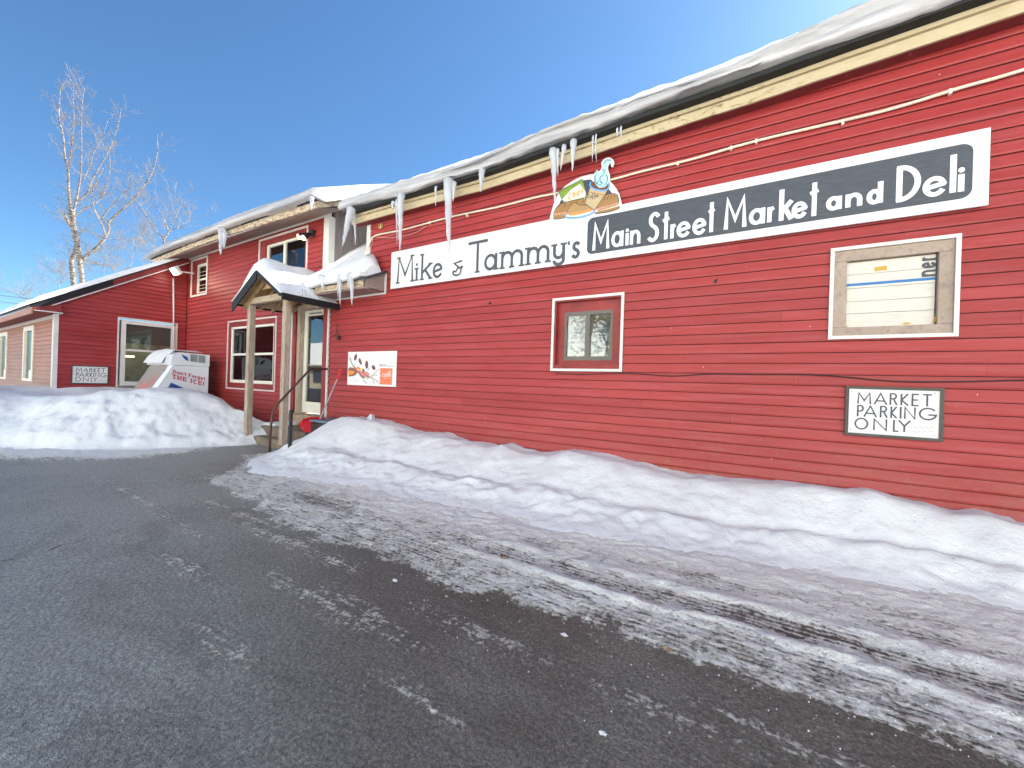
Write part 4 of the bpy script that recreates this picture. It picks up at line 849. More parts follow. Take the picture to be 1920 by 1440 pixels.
mb = MB(); mb.grid([[(-14.55, 4.16, 4.44), (-14.55, 7.6, 6.04), (-14.55, 11, 4.44)], [(-6.78, 4.16, 4.43), (-6.78, 7.6, 6.04), (-6.78, 11, 4.44)]]); mb.build('roof', M['shingle'], house)
mb = MB(); mb.hexa([(-6.83, 4.2, 4.27), (-6.80, 4.2, 4.27), (-6.80, 7.6, 5.86), (-6.83, 7.6, 5.86), (-6.83, 4.2, 4.40), (-6.80, 4.2, 4.40), (-6.80, 7.6, 5.99), (-6.83, 7.6, 5.99)]); mb.build('rake_board', M['fascia_b'], house)
mb = MB(); mb.hexa([(-7.4, 4.3, 4.33), (-6.84, 4.3, 4.33), (-6.84, 7.6, 5.87), (-7.4, 7.6, 5.87), (-7.4, 4.3, 4.345), (-6.84, 4.3, 4.345), (-6.84, 7.6, 5.885), (-7.4, 7.6, 5.885)]); mb.build('rake_soffit', M['grey'], house)
profb = [(4.32, .13), (4.13, .12), (4.06, .125), (4.03, .15), (4.03, .19), (4.05, .235), (4.09, .29), (4.16, .35), (4.27, .42), (4.5, .53), (5.2, .86), (7.6, 1.95), (11, .4), (11, .15), (7.6, 1.66), (4.6, .28)]
o = snow_slab('roof_snow', -14.75, -6.72, profb, zfb, None, .05, .03, 5, .22).build('roof_snow', [M['shaded_icysnow'], M['roofsnow']], None, smooth=True)
tag(recenter(o), 'white snow slab on the two-storey roof, lower and farther left than the hall slab', 'snow')

# ground floor double window
w1 = part('window', M['redwood'], house, (-11.17, -11.11, -.09, .012, .96, 2.56), (-9.13, -9.06, -.09, .012, .96, 2.56), (-11.11, -9.13, -.09, .013, 2.44, 2.56), (-11.11, -9.13, -.09, .015, .96, 1.10), T=T0)
mb = MB(); frame(mb, T0, -11.24, -9.02, .945, 2.585, .03, .012, .03); mb.build('window_trim', M['white'], w1)
for a0, a1_ in ((-11.11, -10.13), (-10.11, -9.13)):
    mb = MB(); frame(mb, T0, a0, a1_, 1.10, 2.44, .055, -.07, -.005, .05, .07); mb.box(a0+.055, a1_-.055, -.065, -.012, 1.75, 1.80, T0); mb.build('window_sash', M['vinyl'], w1)
    pane(w1, T0, a0+.055, a1_-.055, 1.17, 1.75, -.035); pane(w1, T0, a0+.055, a1_-.055, 1.80, 2.39, -.03)
room(w1, T0, -11.13, -9.11, 1.08, 2.46, -.095, 1.1)
for args in ((-10.0, -9.75, 1.16, 1.45, 'leaf'), (-9.62, -9.36, 1.15, 1.38, 'lime'), (-9.62, -9.36, 1.39, 1.50, 'chipw'), (-10.85, -10.6, 1.15, 1.6, 'bread')):
    part('window_display', M[args[4]], w1, (args[0], args[1], -.45, -.30, args[2], args[3]), T=T0)
part('curtain', M['blind'], w1, (-9.75, -9.55, -.16, -.14, 1.75, 2.44), T=T0)
mb = MB(); rg = random.Random(8)
for i in range(26): a = rg.uniform(-9.62, -9.30); z = rg.uniform(1.85, 2.30); mb.box(a, a+rg.uniform(.02, .06), -.12, -.10, z, z+rg.uniform(.02, .06), T0)
mb.build('curtain', M['white'], w1)
part('ceiling_lamp', M['roomlamp'], w1, (-9.9, -9.84, -.6, -.5, 1.98, 2.04), (-10.9, -10.6, -.95, -.85, 2.38, 2.41), T=T0)
# small upper window
w2 = part('window', M['redwood'], house, (-13.43, -13.38, -.13, .010, 3.39, 4.36), (-12.55, -12.50, -.13, .010, 3.39, 4.36), (-13.38, -12.55, -.13, .011, 4.27, 4.36), (-13.38, -12.55, -.13, .011, 3.39, 3.44), T=T0)
mb = MB(); frame(mb, T0, -13.46, -12.47, 3.36, 4.385, .045, .012, .03); mb.build('window_trim', M['white'], w2)
mb = MB(); frame(mb, T0, -13.38, -12.55, 3.44, 4.27, .07, -.13, -.09); mb.box(-13.31, -12.62, -.125, -.095, 3.83, 3.87, T0); mb.build('window_sash', M['vinyl'], w2)
for c, d in ((3.51, 3.83), (3.87, 4.20)): pane(w2, T0, -13.31, -12.62, c, d, -.11)
mb = MB()
for z in (3.6, 3.69, 3.95, 4.05): mb.box(-13.31, -12.62, -.108, -.104, z, z+.01, T0)
mb.build('muntin', M['vinyl'], w2); room(w2, T0, -13.38, -12.55, 3.44, 4.27, -.132, .5, M['blind'])
# upper slider
w3 = part('window', M['redwood'], house, (-9.83, -9.62, -.12, .010, 3.30, 4.33), (-8.06, -7.99, -.12, .010, 3.30, 4.33), (-9.62, -8.06, -.12, .012, 4.21, 4.33), (-9.62, -8.06, -.12, .012, 3.30, 3.36), T=T0)
mb = MB(); frame(mb, T0, -9.87, -7.95, 3.27, 4.36, .04, .012, .03); mb.build('window_trim', M['white'], w3)
mb = MB(); frame(mb, T0, -9.62, -8.06, 3.36, 4.21, .05, -.10, -.03); mb.box(-8.93, -8.87, -.09, -.025, 3.41, 4.16, T0); mb.build('window_sash', M['vinyl'], w3)
pane(w3, T0, -9.57, -8.93, 3.41, 4.16, -.06, M['glass2']); pane(w3, T0, -8.87, -8.11, 3.41, 4.16, -.055)
room(w3, T0, -9.60, -8.08, 3.38, 4.19, -.122, .4, M['blind'])
# door
dr = part('door_frame', M['post'], house, (-8.30, -8.20, -.20, -.02, .52, 2.74), (-8.30, -7.24, -.20, .016, 2.66, 2.75), T=T0)
part('casing', M['redwood'], house, (-8.40, -8.30, -.20, .02, .47, 2.66), (-7.34, -7.19, -.20, .024, .50, 2.76), T=T0)
part('door_trim', M['white'], house, (-8.44, -8.402, .0, .032, .50, 2.78), T=T0); part('door_trim', M['white'], house, (-7.188, -7.145, .0, .034, .42, 2.80), T=T0)
door = MB(); frame(door, T0, -8.19, -7.345, .56, 2.655, .09, -.17, -.11, .11, .22); door = door.build('door', M['vinyl'], house)
pane(door, T0, -8.10, -7.435, .78, 2.545, -.14, M['glass2'])
part('door_rail', M['steel'], door, (-8.10, -7.435, -.135, -.125, 1.52, 1.545), T=T0); part('door_closer', M['steel'], door, (-8.0, -7.6, -.105, -.09, 2.57, 2.60), T=T0)
part('handle', M['blackmetal'], door, (-7.43, -7.40, -.11, -.06, 1.42, 1.55), T=T0)
room(door, T0, -8.19, -7.34, .56, 2.65, -.172, .8)
part('door_sill', M['stone'], house, (-8.35, -7.2, -.2, .10, .36, .53), T=T0, bevel=.02)
# entry roof with its snow
mb = MB(); mb.hexa([(-7.45, 4.34, 2.90), (-6.02, 4.34, 2.90), (-6.02, 5.6, 3.52), (-7.45, 5.6, 3.52), (-7.45, 4.34, 2.94), (-6.02, 4.34, 2.94), (-6.02, 5.6, 3.56), (-7.45, 5.6, 3.56)]); mb.build('entry_roof', M['shingle'], house)
part('entry_fascia', M['fascia_b'], house, (-7.0, -5.66, 4.325, 4.345, 2.80, 2.905)); part('entry_soffit', M['soffit'], house, (-7.0, -5.66, 4.346, 4.73, 2.775, 2.79))
mb = MB(); mb.prism([(-5.62, 4.34, 2.79), (-5.62, 4.73, 2.79), (-5.62, 4.73, 3.10), (-5.62, 4.34, 2.94)], (.02, 0, 0)); mb.build('eave_return', M['soffit'], house)
part('eave_trim', M['white'], house, (-7.0, -5.58, 4.712, 4.735, 2.745, 2.775), (-5.598, -5.57, 4.71, 4.735, 2.776, 3.12))
mb = MB(); mb.hexa([(-6.02, 4.30, 2.90), (-5.56, 4.30, 2.90), (-5.56, 4.73, 3.11), (-6.02, 4.73, 3.11), (-6.02, 4.30, 2.94), (-5.56, 4.30, 2.94), (-5.56, 4.73, 3.15), (-6.02, 4.73, 3.15)]); mb.build('entry_roof', M['shingle'], house)
ze = lambda x: 2.9+.0*x
mb = MB(); P = []
for i in range(34):
    x = -7.44+1.80*i/33; row = []
    t = min(1, (x+7.46)/.12) if x < -7 else min(1, (-5.62-x)/.22); t = max(.1, t)**.5
    for j, (y, z) in enumerate([(4.5, 2.96), (4.28, 2.90), (4.235, 2.92), (4.22, 2.98), (4.25, 3.06), (4.33, 3.14), (4.45, 3.22), (4.62, 3.34), (4.85, 3.54), (5.2, 3.86), (5.6, 4.15)]):
        k = t if j else 1; y2_ = y+.02*mn.noise(Vector((x*3, j*.4, 3))); rise = .10*max(0, (x+7.0))*(1 if j > 5 else .2)
        if y > 4.72: y2_ = min(y2_, 4.71+.0*j) if x > -6.03 else y2_
        zz = (z-2.94)*k+2.94+.03*mn.noise(Vector((x*2.5, j*.5, 8)))+rise
        if x > -6.03 and y > 4.72: zz = 3.30*k+(1-k)*3.0-.12*(x+6.03)
        row.append((x, y2_, zz))
    P.append(row)
mb.grid(P); mb.poly(P[0]); mb.poly(P[-1][::-1]); o = mb.build('roof_snow', M['roofsnow'], None, smooth=True)
tag(recenter(o), 'small icy snow lump on the low entry roof between porch and hall', 'snow')

# ================================================================== PORCH
porch = thing('porch', (-7.7, 3.9, 0), 'small weathered wooden gabled porch over the market door', 'porch')
pxl, pxr, pY = -8.30, -7.08, 3.88
for (x, zb_, ztop) in ((pxl, .03, 2.615), (pxr, .10, 2.615)): part('post', M['post'], porch, (x-.055, x+.055, pY-.05, pY+.05, zb_, ztop), bevel=.004)
mb = MB(); mb.box(pxl-.14, pxr+.09, pY-.055, pY+.045, 2.617, 2.725); mb.build('beam', M['beam'], porch, bevel=.003)
for x in (pxl, pxr): mb = MB(); mb.box(x-.04, x+.04, pY+.05, 4.72, 2.62, 2.72); mb.build('side_beam', M['beam'], porch)
ax = (pxl+pxr)/2; az = 3.14; ez_ = 2.66; hw = .80
sl_ = (az-ez_)/hw
def slope_board(name, mat, side, y0, y1_, d0, d1, t0=0., t1=1.):  # board following the roof slope; d = offset below the roof line
    P = []
    for y in (y0, y1_):
        for t in (t0, t1):
            x = ax+side*hw*t; z = az-(az-ez_)*t; P.append((x, y, z))
    a, b_, c, d = P; f = lambda p, q: (p[0], p[1], p[2]+q)
    mb = MB(); mb.hexa([f(a, d0), f(b_, d0), f(d, d0), f(c, d0), f(a, d1), f(b_, d1), f(d, d1), f(c, d1)]); return mb.build(name, mat, porch)
for s in (-1, 1):
    slope_board('rafter', M['rafter'], s, 3.80, 3.84, -.16, -.07, .12, .95)
    for k in range(1, 4): slope_board('rafter', M['rafter'], s, 3.84+.24*k, 3.88+.24*k, -.14, -.045, .03, .97)
    for k in range(5): slope_board('roof_board', M['rafter'], s, 3.68, 4.70, -.043, -.022, k/5+.004, (k+1)/5-.004)
    slope_board('roof_membrane', M['black'], s, 3.66, 4.72, -.02, .012, 0, 1.04)
slope_board('rake_flap', M['black'], -1, 3.645, 3.665, -.17, .012, -.02, 1.06); slope_board('rake_flap', M['black'], 1, 3.645, 3.665, -.05, .012, -.02, 1.0)
mb = MB(); mb.box(ax+hw*1.03, ax+hw*1.03+.025, 3.66, 4.73, ez_-.10, ez_+.012); mb.build('eave_flap', M['black'], porch)
mb = MB(); mb.box(ax-hw*1.03-.02, ax-hw*1.03, 3.66, 4.73, ez_-.07, ez_+.0); mb.build('eave_flap', M['black'], porch)
mb = MB(); mb.prism([(ax-.42, 3.86, 2.86), (ax+.42, 3.86, 2.86), (ax, 3.86, az-.03)], (0, .015, 0)); mb.build('gable_board', M['rafter'], porch)
# porch snow
mb = MB(); P = []
for i in range(26):
    y = 3.66+1.06*i/25; row = []; endt = min(1, (y-3.60)/.16)**.5
    for j in range(22):
        t = -1.05+2.08*j/21; x = ax+hw*t; base = az-(az-ez_)*abs(t)+.016
        th = (.175 if t > -.1 else .175*max(.12, 1-((-t-.1)/.55)**1.3))*(1 if abs(t) < .55 else max(.10, 1-(abs(t)-.55)/.40) if t > 0 else max(.14, 1-(abs(t)-.3)/.5))
        th = th*endt*(1+.25*mn.noise(Vector((x*2.5, y*2.5, 6))))*(1.0+.18*math.sin((y-3.7)*3))
        if j in (0, 21): th = .004
        rnd_ = .05*math.exp(-(t/.25)**2)
        row.append((x, y-(.03 if i == 0 else 0), base+th+rnd_*(1 if i else .3)))
    P.append(row)
row0 = [(ax+hw*(-1.05+2.08*j/21), 3.645, az-(az-ez_)*abs(-1.05+2.08*j/21)+.014) for j in range(22)]
mb.grid([row0]+P); o = mb.build('porch_snow', M['roofsnow'], None, smooth=True); tag(recenter(o), 'rounded white snow cap draped over the little porch gable', 'snow')
# landing
st = thing('entry_landing', (-7.7, 4.2, 0), 'worn concrete landing and step below the market door', 'step')
part('landing', M['concrete'], st, (-8.4, -6.98, 4.15, 4.74, -.02, .31), bevel=.02); part('step', M['concrete'], st, (-8.2, -7.0, 3.93, 4.145, -.02, .15), bevel=.02)
part('ice_patch', M['snow'], st, (-8.38, -8.0, 4.2, 4.72, .312, .37), bevel=.02)

# ================================================================== SIDE WING
wing = thing('side_wing', (-13.7, 2.3, 0), 'low red side wing with shed gable at the left end of the market', 'building')
TW = TX(-13.7); TF = TY(2.3)
rk = lambda y: 2.66+.651*(y-2.17)
op_w = (3.36, 4.50, .86, 2.61)
clipw = lambda a, z: rk(a)-z
siding(wing, TW, 2.34, YW-.03, .3, 4.5, [op_w], M['red'], seed=12, clip=clipw, phase=.02)
wall_slab(wing, TW, 2.30, YW+.1, -.1, 4.5, [op_w], clip=clipw)
part('corner_trim', M['white'], wing, (-13.82, -13.675, 2.265, 2.34, .3, 2.585))
fw_ = [(-17.03, -15.82, .95, 2.38), (-20.7, -19.4, .93, 2.36)]
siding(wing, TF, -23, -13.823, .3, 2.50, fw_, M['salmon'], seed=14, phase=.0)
wall_slab(wing, TF, -23, -13.82, -.1, 2.52, fw_)
part('frieze_board', M['white'], wing, (-23, -13.823, -.002, .03, 2.44, 2.52), T=TF)
for a0, a1_, z0, z1_ in fw_:
    f = MB(); frame(f, TF, a0, a1_, z0, z1_, .13, -.06, .03, .12, .06); f = f.build('window', M['vinyl'], wing); pane(f, TF, a0+.13, a1_-.13, z0+.06, z1_-.12, -.02, M['glass3']); room(f, TF, a0+.1, a1_-.1, z0, z1_, -.09, .3, M['blind'])
# front soffit, fascia, rake
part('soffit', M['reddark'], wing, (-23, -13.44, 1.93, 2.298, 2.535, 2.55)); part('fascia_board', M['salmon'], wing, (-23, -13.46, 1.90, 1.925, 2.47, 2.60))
mb = MB(); mb.prism([(-13.44, 1.93, 2.553), (-13.44, 2.34, 2.553), (-13.44, 2.34, 2.74), (-13.44, 1.93, 2.60)], (-.02, 0, 0)); mb.build('eave_return', M['reddark'], wing)
part('eave_trim', M['white'], wing, (-13.455, -13.43, 1.93, 2.36, 2.53, 2.552), (-13.70, -13.456, 2.338, 2.36, 2.53, 2.552))
def rakeboard(name, mat, x0, x1, d0, d1, y0=1.9, y1_=4.72): 
    mb = MB(); r = lambda y: 2.66+.651*(y-2.17)
    mb.hexa([(x0, y0, r(y0)+d0), (x1, y0, r(y0)+d0), (x1, y1_, r(y1_)+d0), (x0, y1_, r(y1_)+d0), (x0, y0, r(y0)+d1), (x1, y0, r(y0)+d1), (x1, y1_, r(y1_)+d1), (x0, y1_, r(y1_)+d1)]); return mb.build(name, mat, wing)
rakeboard('rake_board', M['reddark'], -13.64, -13.60, .025, .17, 1.95); rakeboard('rake_trim', M['white'], -13.69, -13.595, 0, .023, 2.1); rakeboard('rake_membrane', M['black'], -13.66, -13.57, .172, .20)
rakeboard('membrane_flap', M['black'], -13.60, -13.585, .05, .19, 1.9, 3.2); rakeboard('roof', M['shingle'], -23, -13.661, .172, .198, 1.9, 5.2)
mb = MB(); P = []
for i in range(60):
    x = -23+9.46*i/59; row = []
    for j in range(18):
        y = 1.82+3.5*j/17; t = min(1, max(0, y-1.80)/.15)**.5; th = (.11+.03*mn.noise(Vector((x*1.2, y*1.2, 2))))*t*(1 if x < -13.65 else .85)
        row.append((x, y, rk(y)+.20+th))
    P.append(row)
low = [(p[0], p[1], rk(p[1])+.199) for p in P[-1]]
mb.grid(P+[low]); mb.grid([[q[0] for q in P], [(q[0][0], q[0][1]+.02, rk(1.84)+.198) for q in P]])
o = mb.build('roof_snow', M['roofsnow'], None, smooth=True); tag(recenter(o), 'thin bluish snow layer on the sloping roof of the low left wing', 'snow')
# wing side window
w4 = MB(); frame(w4, TW, 3.40, 4.50, .93, 2.57, .09, -.05, .02, .09, .10); w4.box(3.49, 4.41, -.04, .005, 1.80, 1.85, TW); w4 = w4.build('window', M['white'], wing)
mb = MB(); frame(mb, TW, 3.33, 4.535, .84, 2.63, .028, .012, .03); mb.build('window_trim', M['white'], w4)
part('window_sill', M['steel'], w4, (3.36, 4.5, -.02, .03, .868, .928), T=TW)
pane(w4, TW, 3.49, 4.41, 1.03, 1.80, -.03); pane(w4, TW, 3.49, 4.41, 1.85, 2.48, -.02)
room(w4, TW, 3.4, 4.5, .93, 2.57, -.06, 1.0); part('insect_screen', M['grid'], w4, (3.49, 4.41, -.05, -.045, 2.0, 2.48), T=TW)
part('ceiling_lamp', M['roomlamp'], w4, (3.55, 3.8, -.6, -.5, 1.66, 1.70), (4.1, 4.3, -.6, -.5, 1.62, 1.66), T=TW)

# ================================================================== LAMPS
fl = thing('flood_light', (-13.5, 4.45, 4.0), 'lit white flood light high in the corner of wing and two-storey wall', 'lamp')
def rotbox(mb, c, s, R):
    P = [Vector(c)+R@Vector((sx*s[0]/2, sy*s[1]/2, sz*s[2]/2)) for sz in (-1, 1) for sx, sy in ((-1, -1), (1, -1), (1, 1), (-1, 1))]; mb.hexa(P)
R_ = Matrix.Rotation(math.radians(35), 3, 'X')
fc = xx(330, 508, -13.3)
mb = MB(); rotbox(mb, (fc[0], fc[1], fc[2]), (.34, .09, .22), R_); mb.build('housing', M['white'], fl, bevel=.01)
mb = MB(); rotbox(mb, Vector(fc)+R_@Vector((0, -.048, 0)), (.29, .006, .17), R_); mb.build('led_panel', M['led'], fl)
mb = MB(); mb.tube([fc, (fc[0], 4.73, fc[2]+.03)], .02); mb.build('arm', M['white'], fl)
lo = bpy.data.lights.new('flood_light_beam', 'SPOT'); lo.energy = 6; lo.color = (1, .80, .55); lo.spot_size = math.radians(150); lo.shadow_soft_size = .08
lob = bpy.data.objects.new('flood_light_beam', lo); COL.objects.link(lob); lob.location = (fc[0]+.15, fc[1]-.14, fc[2]-.06); lob.rotation_euler = Vector((-.55, -.35, .65)).to_track_quat('Z', 'Y').to_euler()
dl = thing('twin_flood_light', (-7.85, 4.6, 4.0), 'black twin-head lamp with a warm lit bulb beside the upper slider window', 'lamp')
dc = Vector(yy(583, 436, 4.68)); mb = MB(); mb.tube([dc+Vector((0, .07, 0)), dc], .07, 14); mb.build('base', M['blackmetal'], dl)
for dx, dz in ((-.13, -.05), (.02, -.10)):
    h0 = dc+Vector((dx*.3, -.02, dz*.3)); h1 = dc+Vector((dx, -.16, dz-.06)); dirv = (h1-h0).normalized()
    mb = MB(); mb.tube([h0, h0+(h1-h0)*.5, h1], [.02, .045, .062], 12); mb.build('lamp_head', M['blackmetal'], dl, smooth=False)
    mb = MB(); mb.tube([h1, h1+dirv*.02, h1+dirv*.035], [.052, .045, .015], 12); mb.build('bulb', M['bulb'], dl)
lo = bpy.data.lights.new('bulb_light', 'POINT'); lo.energy = .6; lo.color = (1, .75, .45); lo.shadow_soft_size = .05; lb = bpy.data.objects.new('bulb_light', lo); COL.objects.link(lb); lb.location = dc+Vector((-.1, -.30, -.25))

# ================================================================== ICE BOX
ib = thing('ice_merchandiser', (-12.1, 4.0, .3), 'white slant-front ice merchandiser half buried in the plowed snow', 'ice chest')
IX = -11.4; IW = 1.42
body = [(4.42, .25), (4.42, 1.455), (3.74, 1.455), (3.22, .45), (3.22, .25)]
mb = MB(); mb.prism([(IX, y, z) for y, z in body], (-IW, 0, 0)); mb.build('cabinet', M['box_white'], ib, bevel=.012)
mb = MB(); mb.prism([(IX+.005, y, z) for y, z in [(4.43, 1.46), (4.43, 1.74), (3.84, 1.76), (3.70, 1.70), (3.66, 1.46)]], (-IW-.01, 0, 0)); mb.build('compressor_housing', M['box_white'], ib, bevel=.01)
sxp = lambda px, py, e=.0: tuple(np.array(xx(px, py, IX+.012+e)))
c2 = lambda u, v: (220+u/7.2, 620+v/7.2)
for pts in ([(985, 318), (1080, 328), (1078, 425), (985, 410)], [(1100, 330), (1190, 340), (1188, 440), (1098, 430)]):
    P = [sxp(*c2(*p), .004) for p in pts]; mb = MB(); mb.poly(P); mb.build('grille', M['grille'], ib, fix=False)
mb = MB()
for i in range(9): a = sxp(*c2(990, 326+i*11), .007); c_ = sxp(*c2(1185, 342+i*11.5), .007); mb.bar(a, c_, .004, .006)
mb.build('grille_slat', M['steel'], ib)
mb = MB(); mb.poly([sxp(*c2(*p), .001) for p in [(725, 700), (905, 778), (880, 805), (640, 880), (615, 885)]]); mb.build('blue_graphic', M['blueprint'], ib, fix=False)
mb = MB(); mb.poly([sxp(*c2(*p), .002) for p in smooth([(660, 815), (700, 798), (755, 808), (775, 845), (740, 880), (620, 885)], 3)]); mb.build('ice_graphic', M['skyprint'], ib, fix=False)
mb = MB(); mb.poly([sxp(*c2(*p), .004) for p in smooth([(868, 318), (900, 335), (945, 360), (958, 410), (935, 400), (900, 375), (880, 345)], 3)]); mb.build('bird_graphic', M['blueprint'], ib, fix=False)
mb = MB()
def boxtext(mb, txt, p0, p1, hh, wg, gap=.16, key=None):
    A = np.array(sxp(*c2(*p0))); B = np.array(sxp(*c2(*p1))); L = B-A; D = np.hypot(L[1], L[2]); n = sum({'i': .35, "'": .3, ' ': .45, 't': .55, 'r': .6, 'I': .45, '!': .35, 'f': .5}.get(c, 1)+gap for c in txt); u = 0; sc = D/n
    d = np.array([L[1], L[2]])/D
    for ch in txt:
        wd = {'i': .35, "'": .3, ' ': .45, 't': .55, 'r': .6, 'I': .45, '!': .35, 'f': .5}.get(ch, 1)
        if ch != ' ':
            hq = hh*(1 if ch.isupper() or ch in "t'!I" else .66)
            if ch == 'g': hq = hh*.75
            glyph(mb, ch, u*sc, (u+wd)*sc, (-.10*hh if ch == 'g' else 0), hq, wg, lambda a, b_, lay: (IX+.0135+.0006*lay, A[1]+a*d[0], A[2]+a*d[1]+b_), True)
        u += wd+gap
boxtext(mb, "Don't Forget", (752, 572), (1190, 672), .078, .015); boxtext(mb, 'THE ICE!', (735, 642), (1182, 748), .094, .020)
mb.build('lettering', M['redprint'], ib, fix=False)
nrm = Vector((0, -1.005, .52)).normalized()
def onslant(x, t, e): y = 3.74+(3.22-3.74)*t; z = 1.455+(.45-1.455)*t; return (x+.0, y+nrm.y*e, z+nrm.z*e)
def slant_panel(name, mat, x0, x1, t0, t1, e0, e1): mb = MB(); mb.hexa([onslant(x0, t1, e0), onslant(x1, t1, e0), onslant(x1, t0, e0), onslant(x0, t0, e0), onslant(x0, t1, e1), onslant(x1, t1, e1), onslant(x1, t0, e1), onslant(x0, t0, e1)]); return mb.build(name, mat, ib)
slant_panel('door', M['box_grey'], IX-IW+.10, IX-.20, .03, .88, .001, .03)
mb = MB(); sp_ = smooth([(.18, .70), (.30, .35), (.34, .65), (.42, .50), (.48, .62), (.55, .42), (.60, .58), (.68, .30), (.74, .50), (.82, .20)], 3, False)
ribbon(mb, sp_, .045, lambda a, b_, l: onslant(IX-IW+.12+a*(IW-.34), b_, .031+.001*l), 0); ribbon(mb, smooth([(.22, .85), (.35, .55), (.42, .75), (.55, .55), (.62, .70), (.80, .38)], 3, False), .04, lambda a, b_, l: onslant(IX-IW+.12+a*(IW-.34), b_, .031+.001*l), 1.5)
mb.build('script_lettering', M['coralprint'], ib, fix=False)
for t_ in (.12, .5, .8): slant_panel('hinge', M['blackmetal'], IX-.225, IX-.185, t_, t_+.035, .028, .045)
slant_panel('door_base', M['blueprint'], IX-IW+.10, IX-.2, .89, 1.0, .001, .02); slant_panel('edge_trim', M['box_white'], IX-.10, IX+.003, -.01, 1.0, .001, .02)
mb = MB(); P = []
for i in range(20):
    x = IX-IW-.02+(IW*.80)*i/19; row = []
    for j in range(14):
        y = 3.60+.80*j/13; t = min(1, (y-3.58)/.12, (4.44-y)/.1, (x-(IX-IW-.04))/.08, (IX-IW*.20-x)/.35+.2); t = max(0, t)**.5
        top = 1.76 if y > 3.84 else 1.47+.29*max(0, (y-3.60)/.24)**.7
        row.append((x, y, top+.004+(.075+.03*mn.noise(Vector((x*3, y*3, 1))))*t))
    P.append(row)
mb.grid(P); o = mb.build('ice_box_snow', M['roofsnow'], None, smooth=True, fix=False); tag(recenter(o), 'snow cap on top of the white ice merchandiser', 'snow')
mb = MB(); P = []
for i in range(16):
    row = []
    for j in range(6):
        t = i/15; xj = IX-.24+.22*j/5; e = .02+.05*math.sin(math.pi*j/5)*(0.4+t)*(1+.4*mn.noise(Vector((t*4, j*.6, 3)))); row.append(onslant(xj, t*1.0, e))
    P.append(row)
mb.grid(P); o = mb.build('drift_snow', M['roofsnow'], None, smooth=True); tag(recenter(o), 'strip of drifted snow clinging to the slanted front edge of the ice merchandiser', 'snow')

# ================================================================== SMALL THINGS AT THE DOOR
rail = MB(); R7 = -7.0
pp = [xx(614, 692, R7), xx(582, 692, R7), xx(520, 758, R7), xx(511, 775, R7), xx(508, 800, R7), xx(506, 826, R7)]; pp[-1][2] = .0
rail.tube(smooth([tuple(p) for p in pp], 1, False) if False else pp, .019, 10); o = rail.build('handrail', M['rust'], None, smooth=True); tag(recenter(o), 'bent rusty pipe handrail beside the door step', 'handrail')
sh = thing('snow_shovel', (-6.8, 4.3, .4), 'snow shovel with red grip and red curved scoop leaning by the door', 'shovel')
a = Vector(yy(637, 700, 4.62)); b_ = Vector(yy(600, 786, 4.30)); mb = MB(); mb.tube([b_, a], .015, 8); mb.build('shaft', M['steel'], sh)
mb = MB(); t_ = Vector(yy(640.5, 693, 4.64)); mb.tube([a+(b_-a)*.14, a, t_], [.022, .024, .028], 10); mb.build('grip', M['redplastic'], sh)
mb = MB(); c_ = Vector(yy(591, 797, 4.25)); P = []
ux, uy = Vector((.45, .89, 0)), Vector((.25, -.12, .96)); uz = Vector((-.85, -.45, .28))
for i in range(7):
    row = []
    for j in range(9):
        a2 = -1+2*i/6; b2 = -1+2*j/8; q = c_+ux*.17*a2+uy*.15*b2*(1-.18*a2*a2)+uz*(.09*(1-b2*b2)+.03*(1-a2*a2)); row.append(tuple(q))
    P.append(row)
mb.grid(P); o = mb.build('scoop', M['redplastic'], sh, smooth=True); so_ = o.modifiers.new('s', 'SOLIDIFY'); so_.thickness = .008
bn = thing('storage_bin', (-6.6, 4.4, .2), 'dark bin with blue-grey lid tucked behind the snow by the door', 'bin')
part('bin_body', M['darkbag'], bn, (-7.02, -6.25, 4.22, 4.62, .15, .50), bevel=.03); part('lid', M['greyplastic'], bn, (-7.05, -6.18, 4.18, 4.66, .505, .545), bevel=.015)
mb = MB(); q = yy(545.7, 769, 3.5); q2 = yy(545.7, 820, 3.5); mb.box(q[0]-.022, q[0]+.022, 3.48, 3.52, .05, q[2]); o = mb.build('short_post', M['blackmetal'], None, bevel=.003); tag(recenter(o), 'short black square post sticking out of the snow by the step', 'post')

# wall bits
def wire(name, pts, r, mat, label, cat, Y=YW-.02, n=6, smoothn=3):
    P = [tuple(yy(x, y, Y)) for x, y in pts]; P = [(p[0], Y, p[2]) for p in P]
    Q = []
    for i in range(len(P)-1):
        p0, p1, p2, p3 = P[max(i-1, 0)], P[i], P[i+1], P[min(i+2, len(P)-1)]
        for k in range(smoothn):
            t = k/smoothn; Q.append(tuple(.5*((2*p1[d])+(-p0[d]+p2[d])*t+(2*p0[d]-5*p1[d]+4*p2[d]-p3[d])*t*t+(-p0[d]+3*p1[d]-3*p2[d]+p3[d])*t**3) for d in range(3)))
    Q.append(P[-1]); mb = MB(); mb.tube(Q, r, n); return tag(recenter(mb.build(name, mat, None, smooth=True)), label, cat)
wire('conduit', [(676, 501), (684, 479), (693, 457), (699.5, 445), (714, 439), (760, 430), (844, 407), (931, 389), (1001, 371), (1045, 362), (1147, 337), (1200, 322.5), (1300, 298), (1425, 262.5), (1650, 210), (1800, 165), (1920, 131), (2300, 10)], .014, M['pipe'], 'cream conduit running the length of the hall wall above the sign', 'conduit', YW-.032, 8)
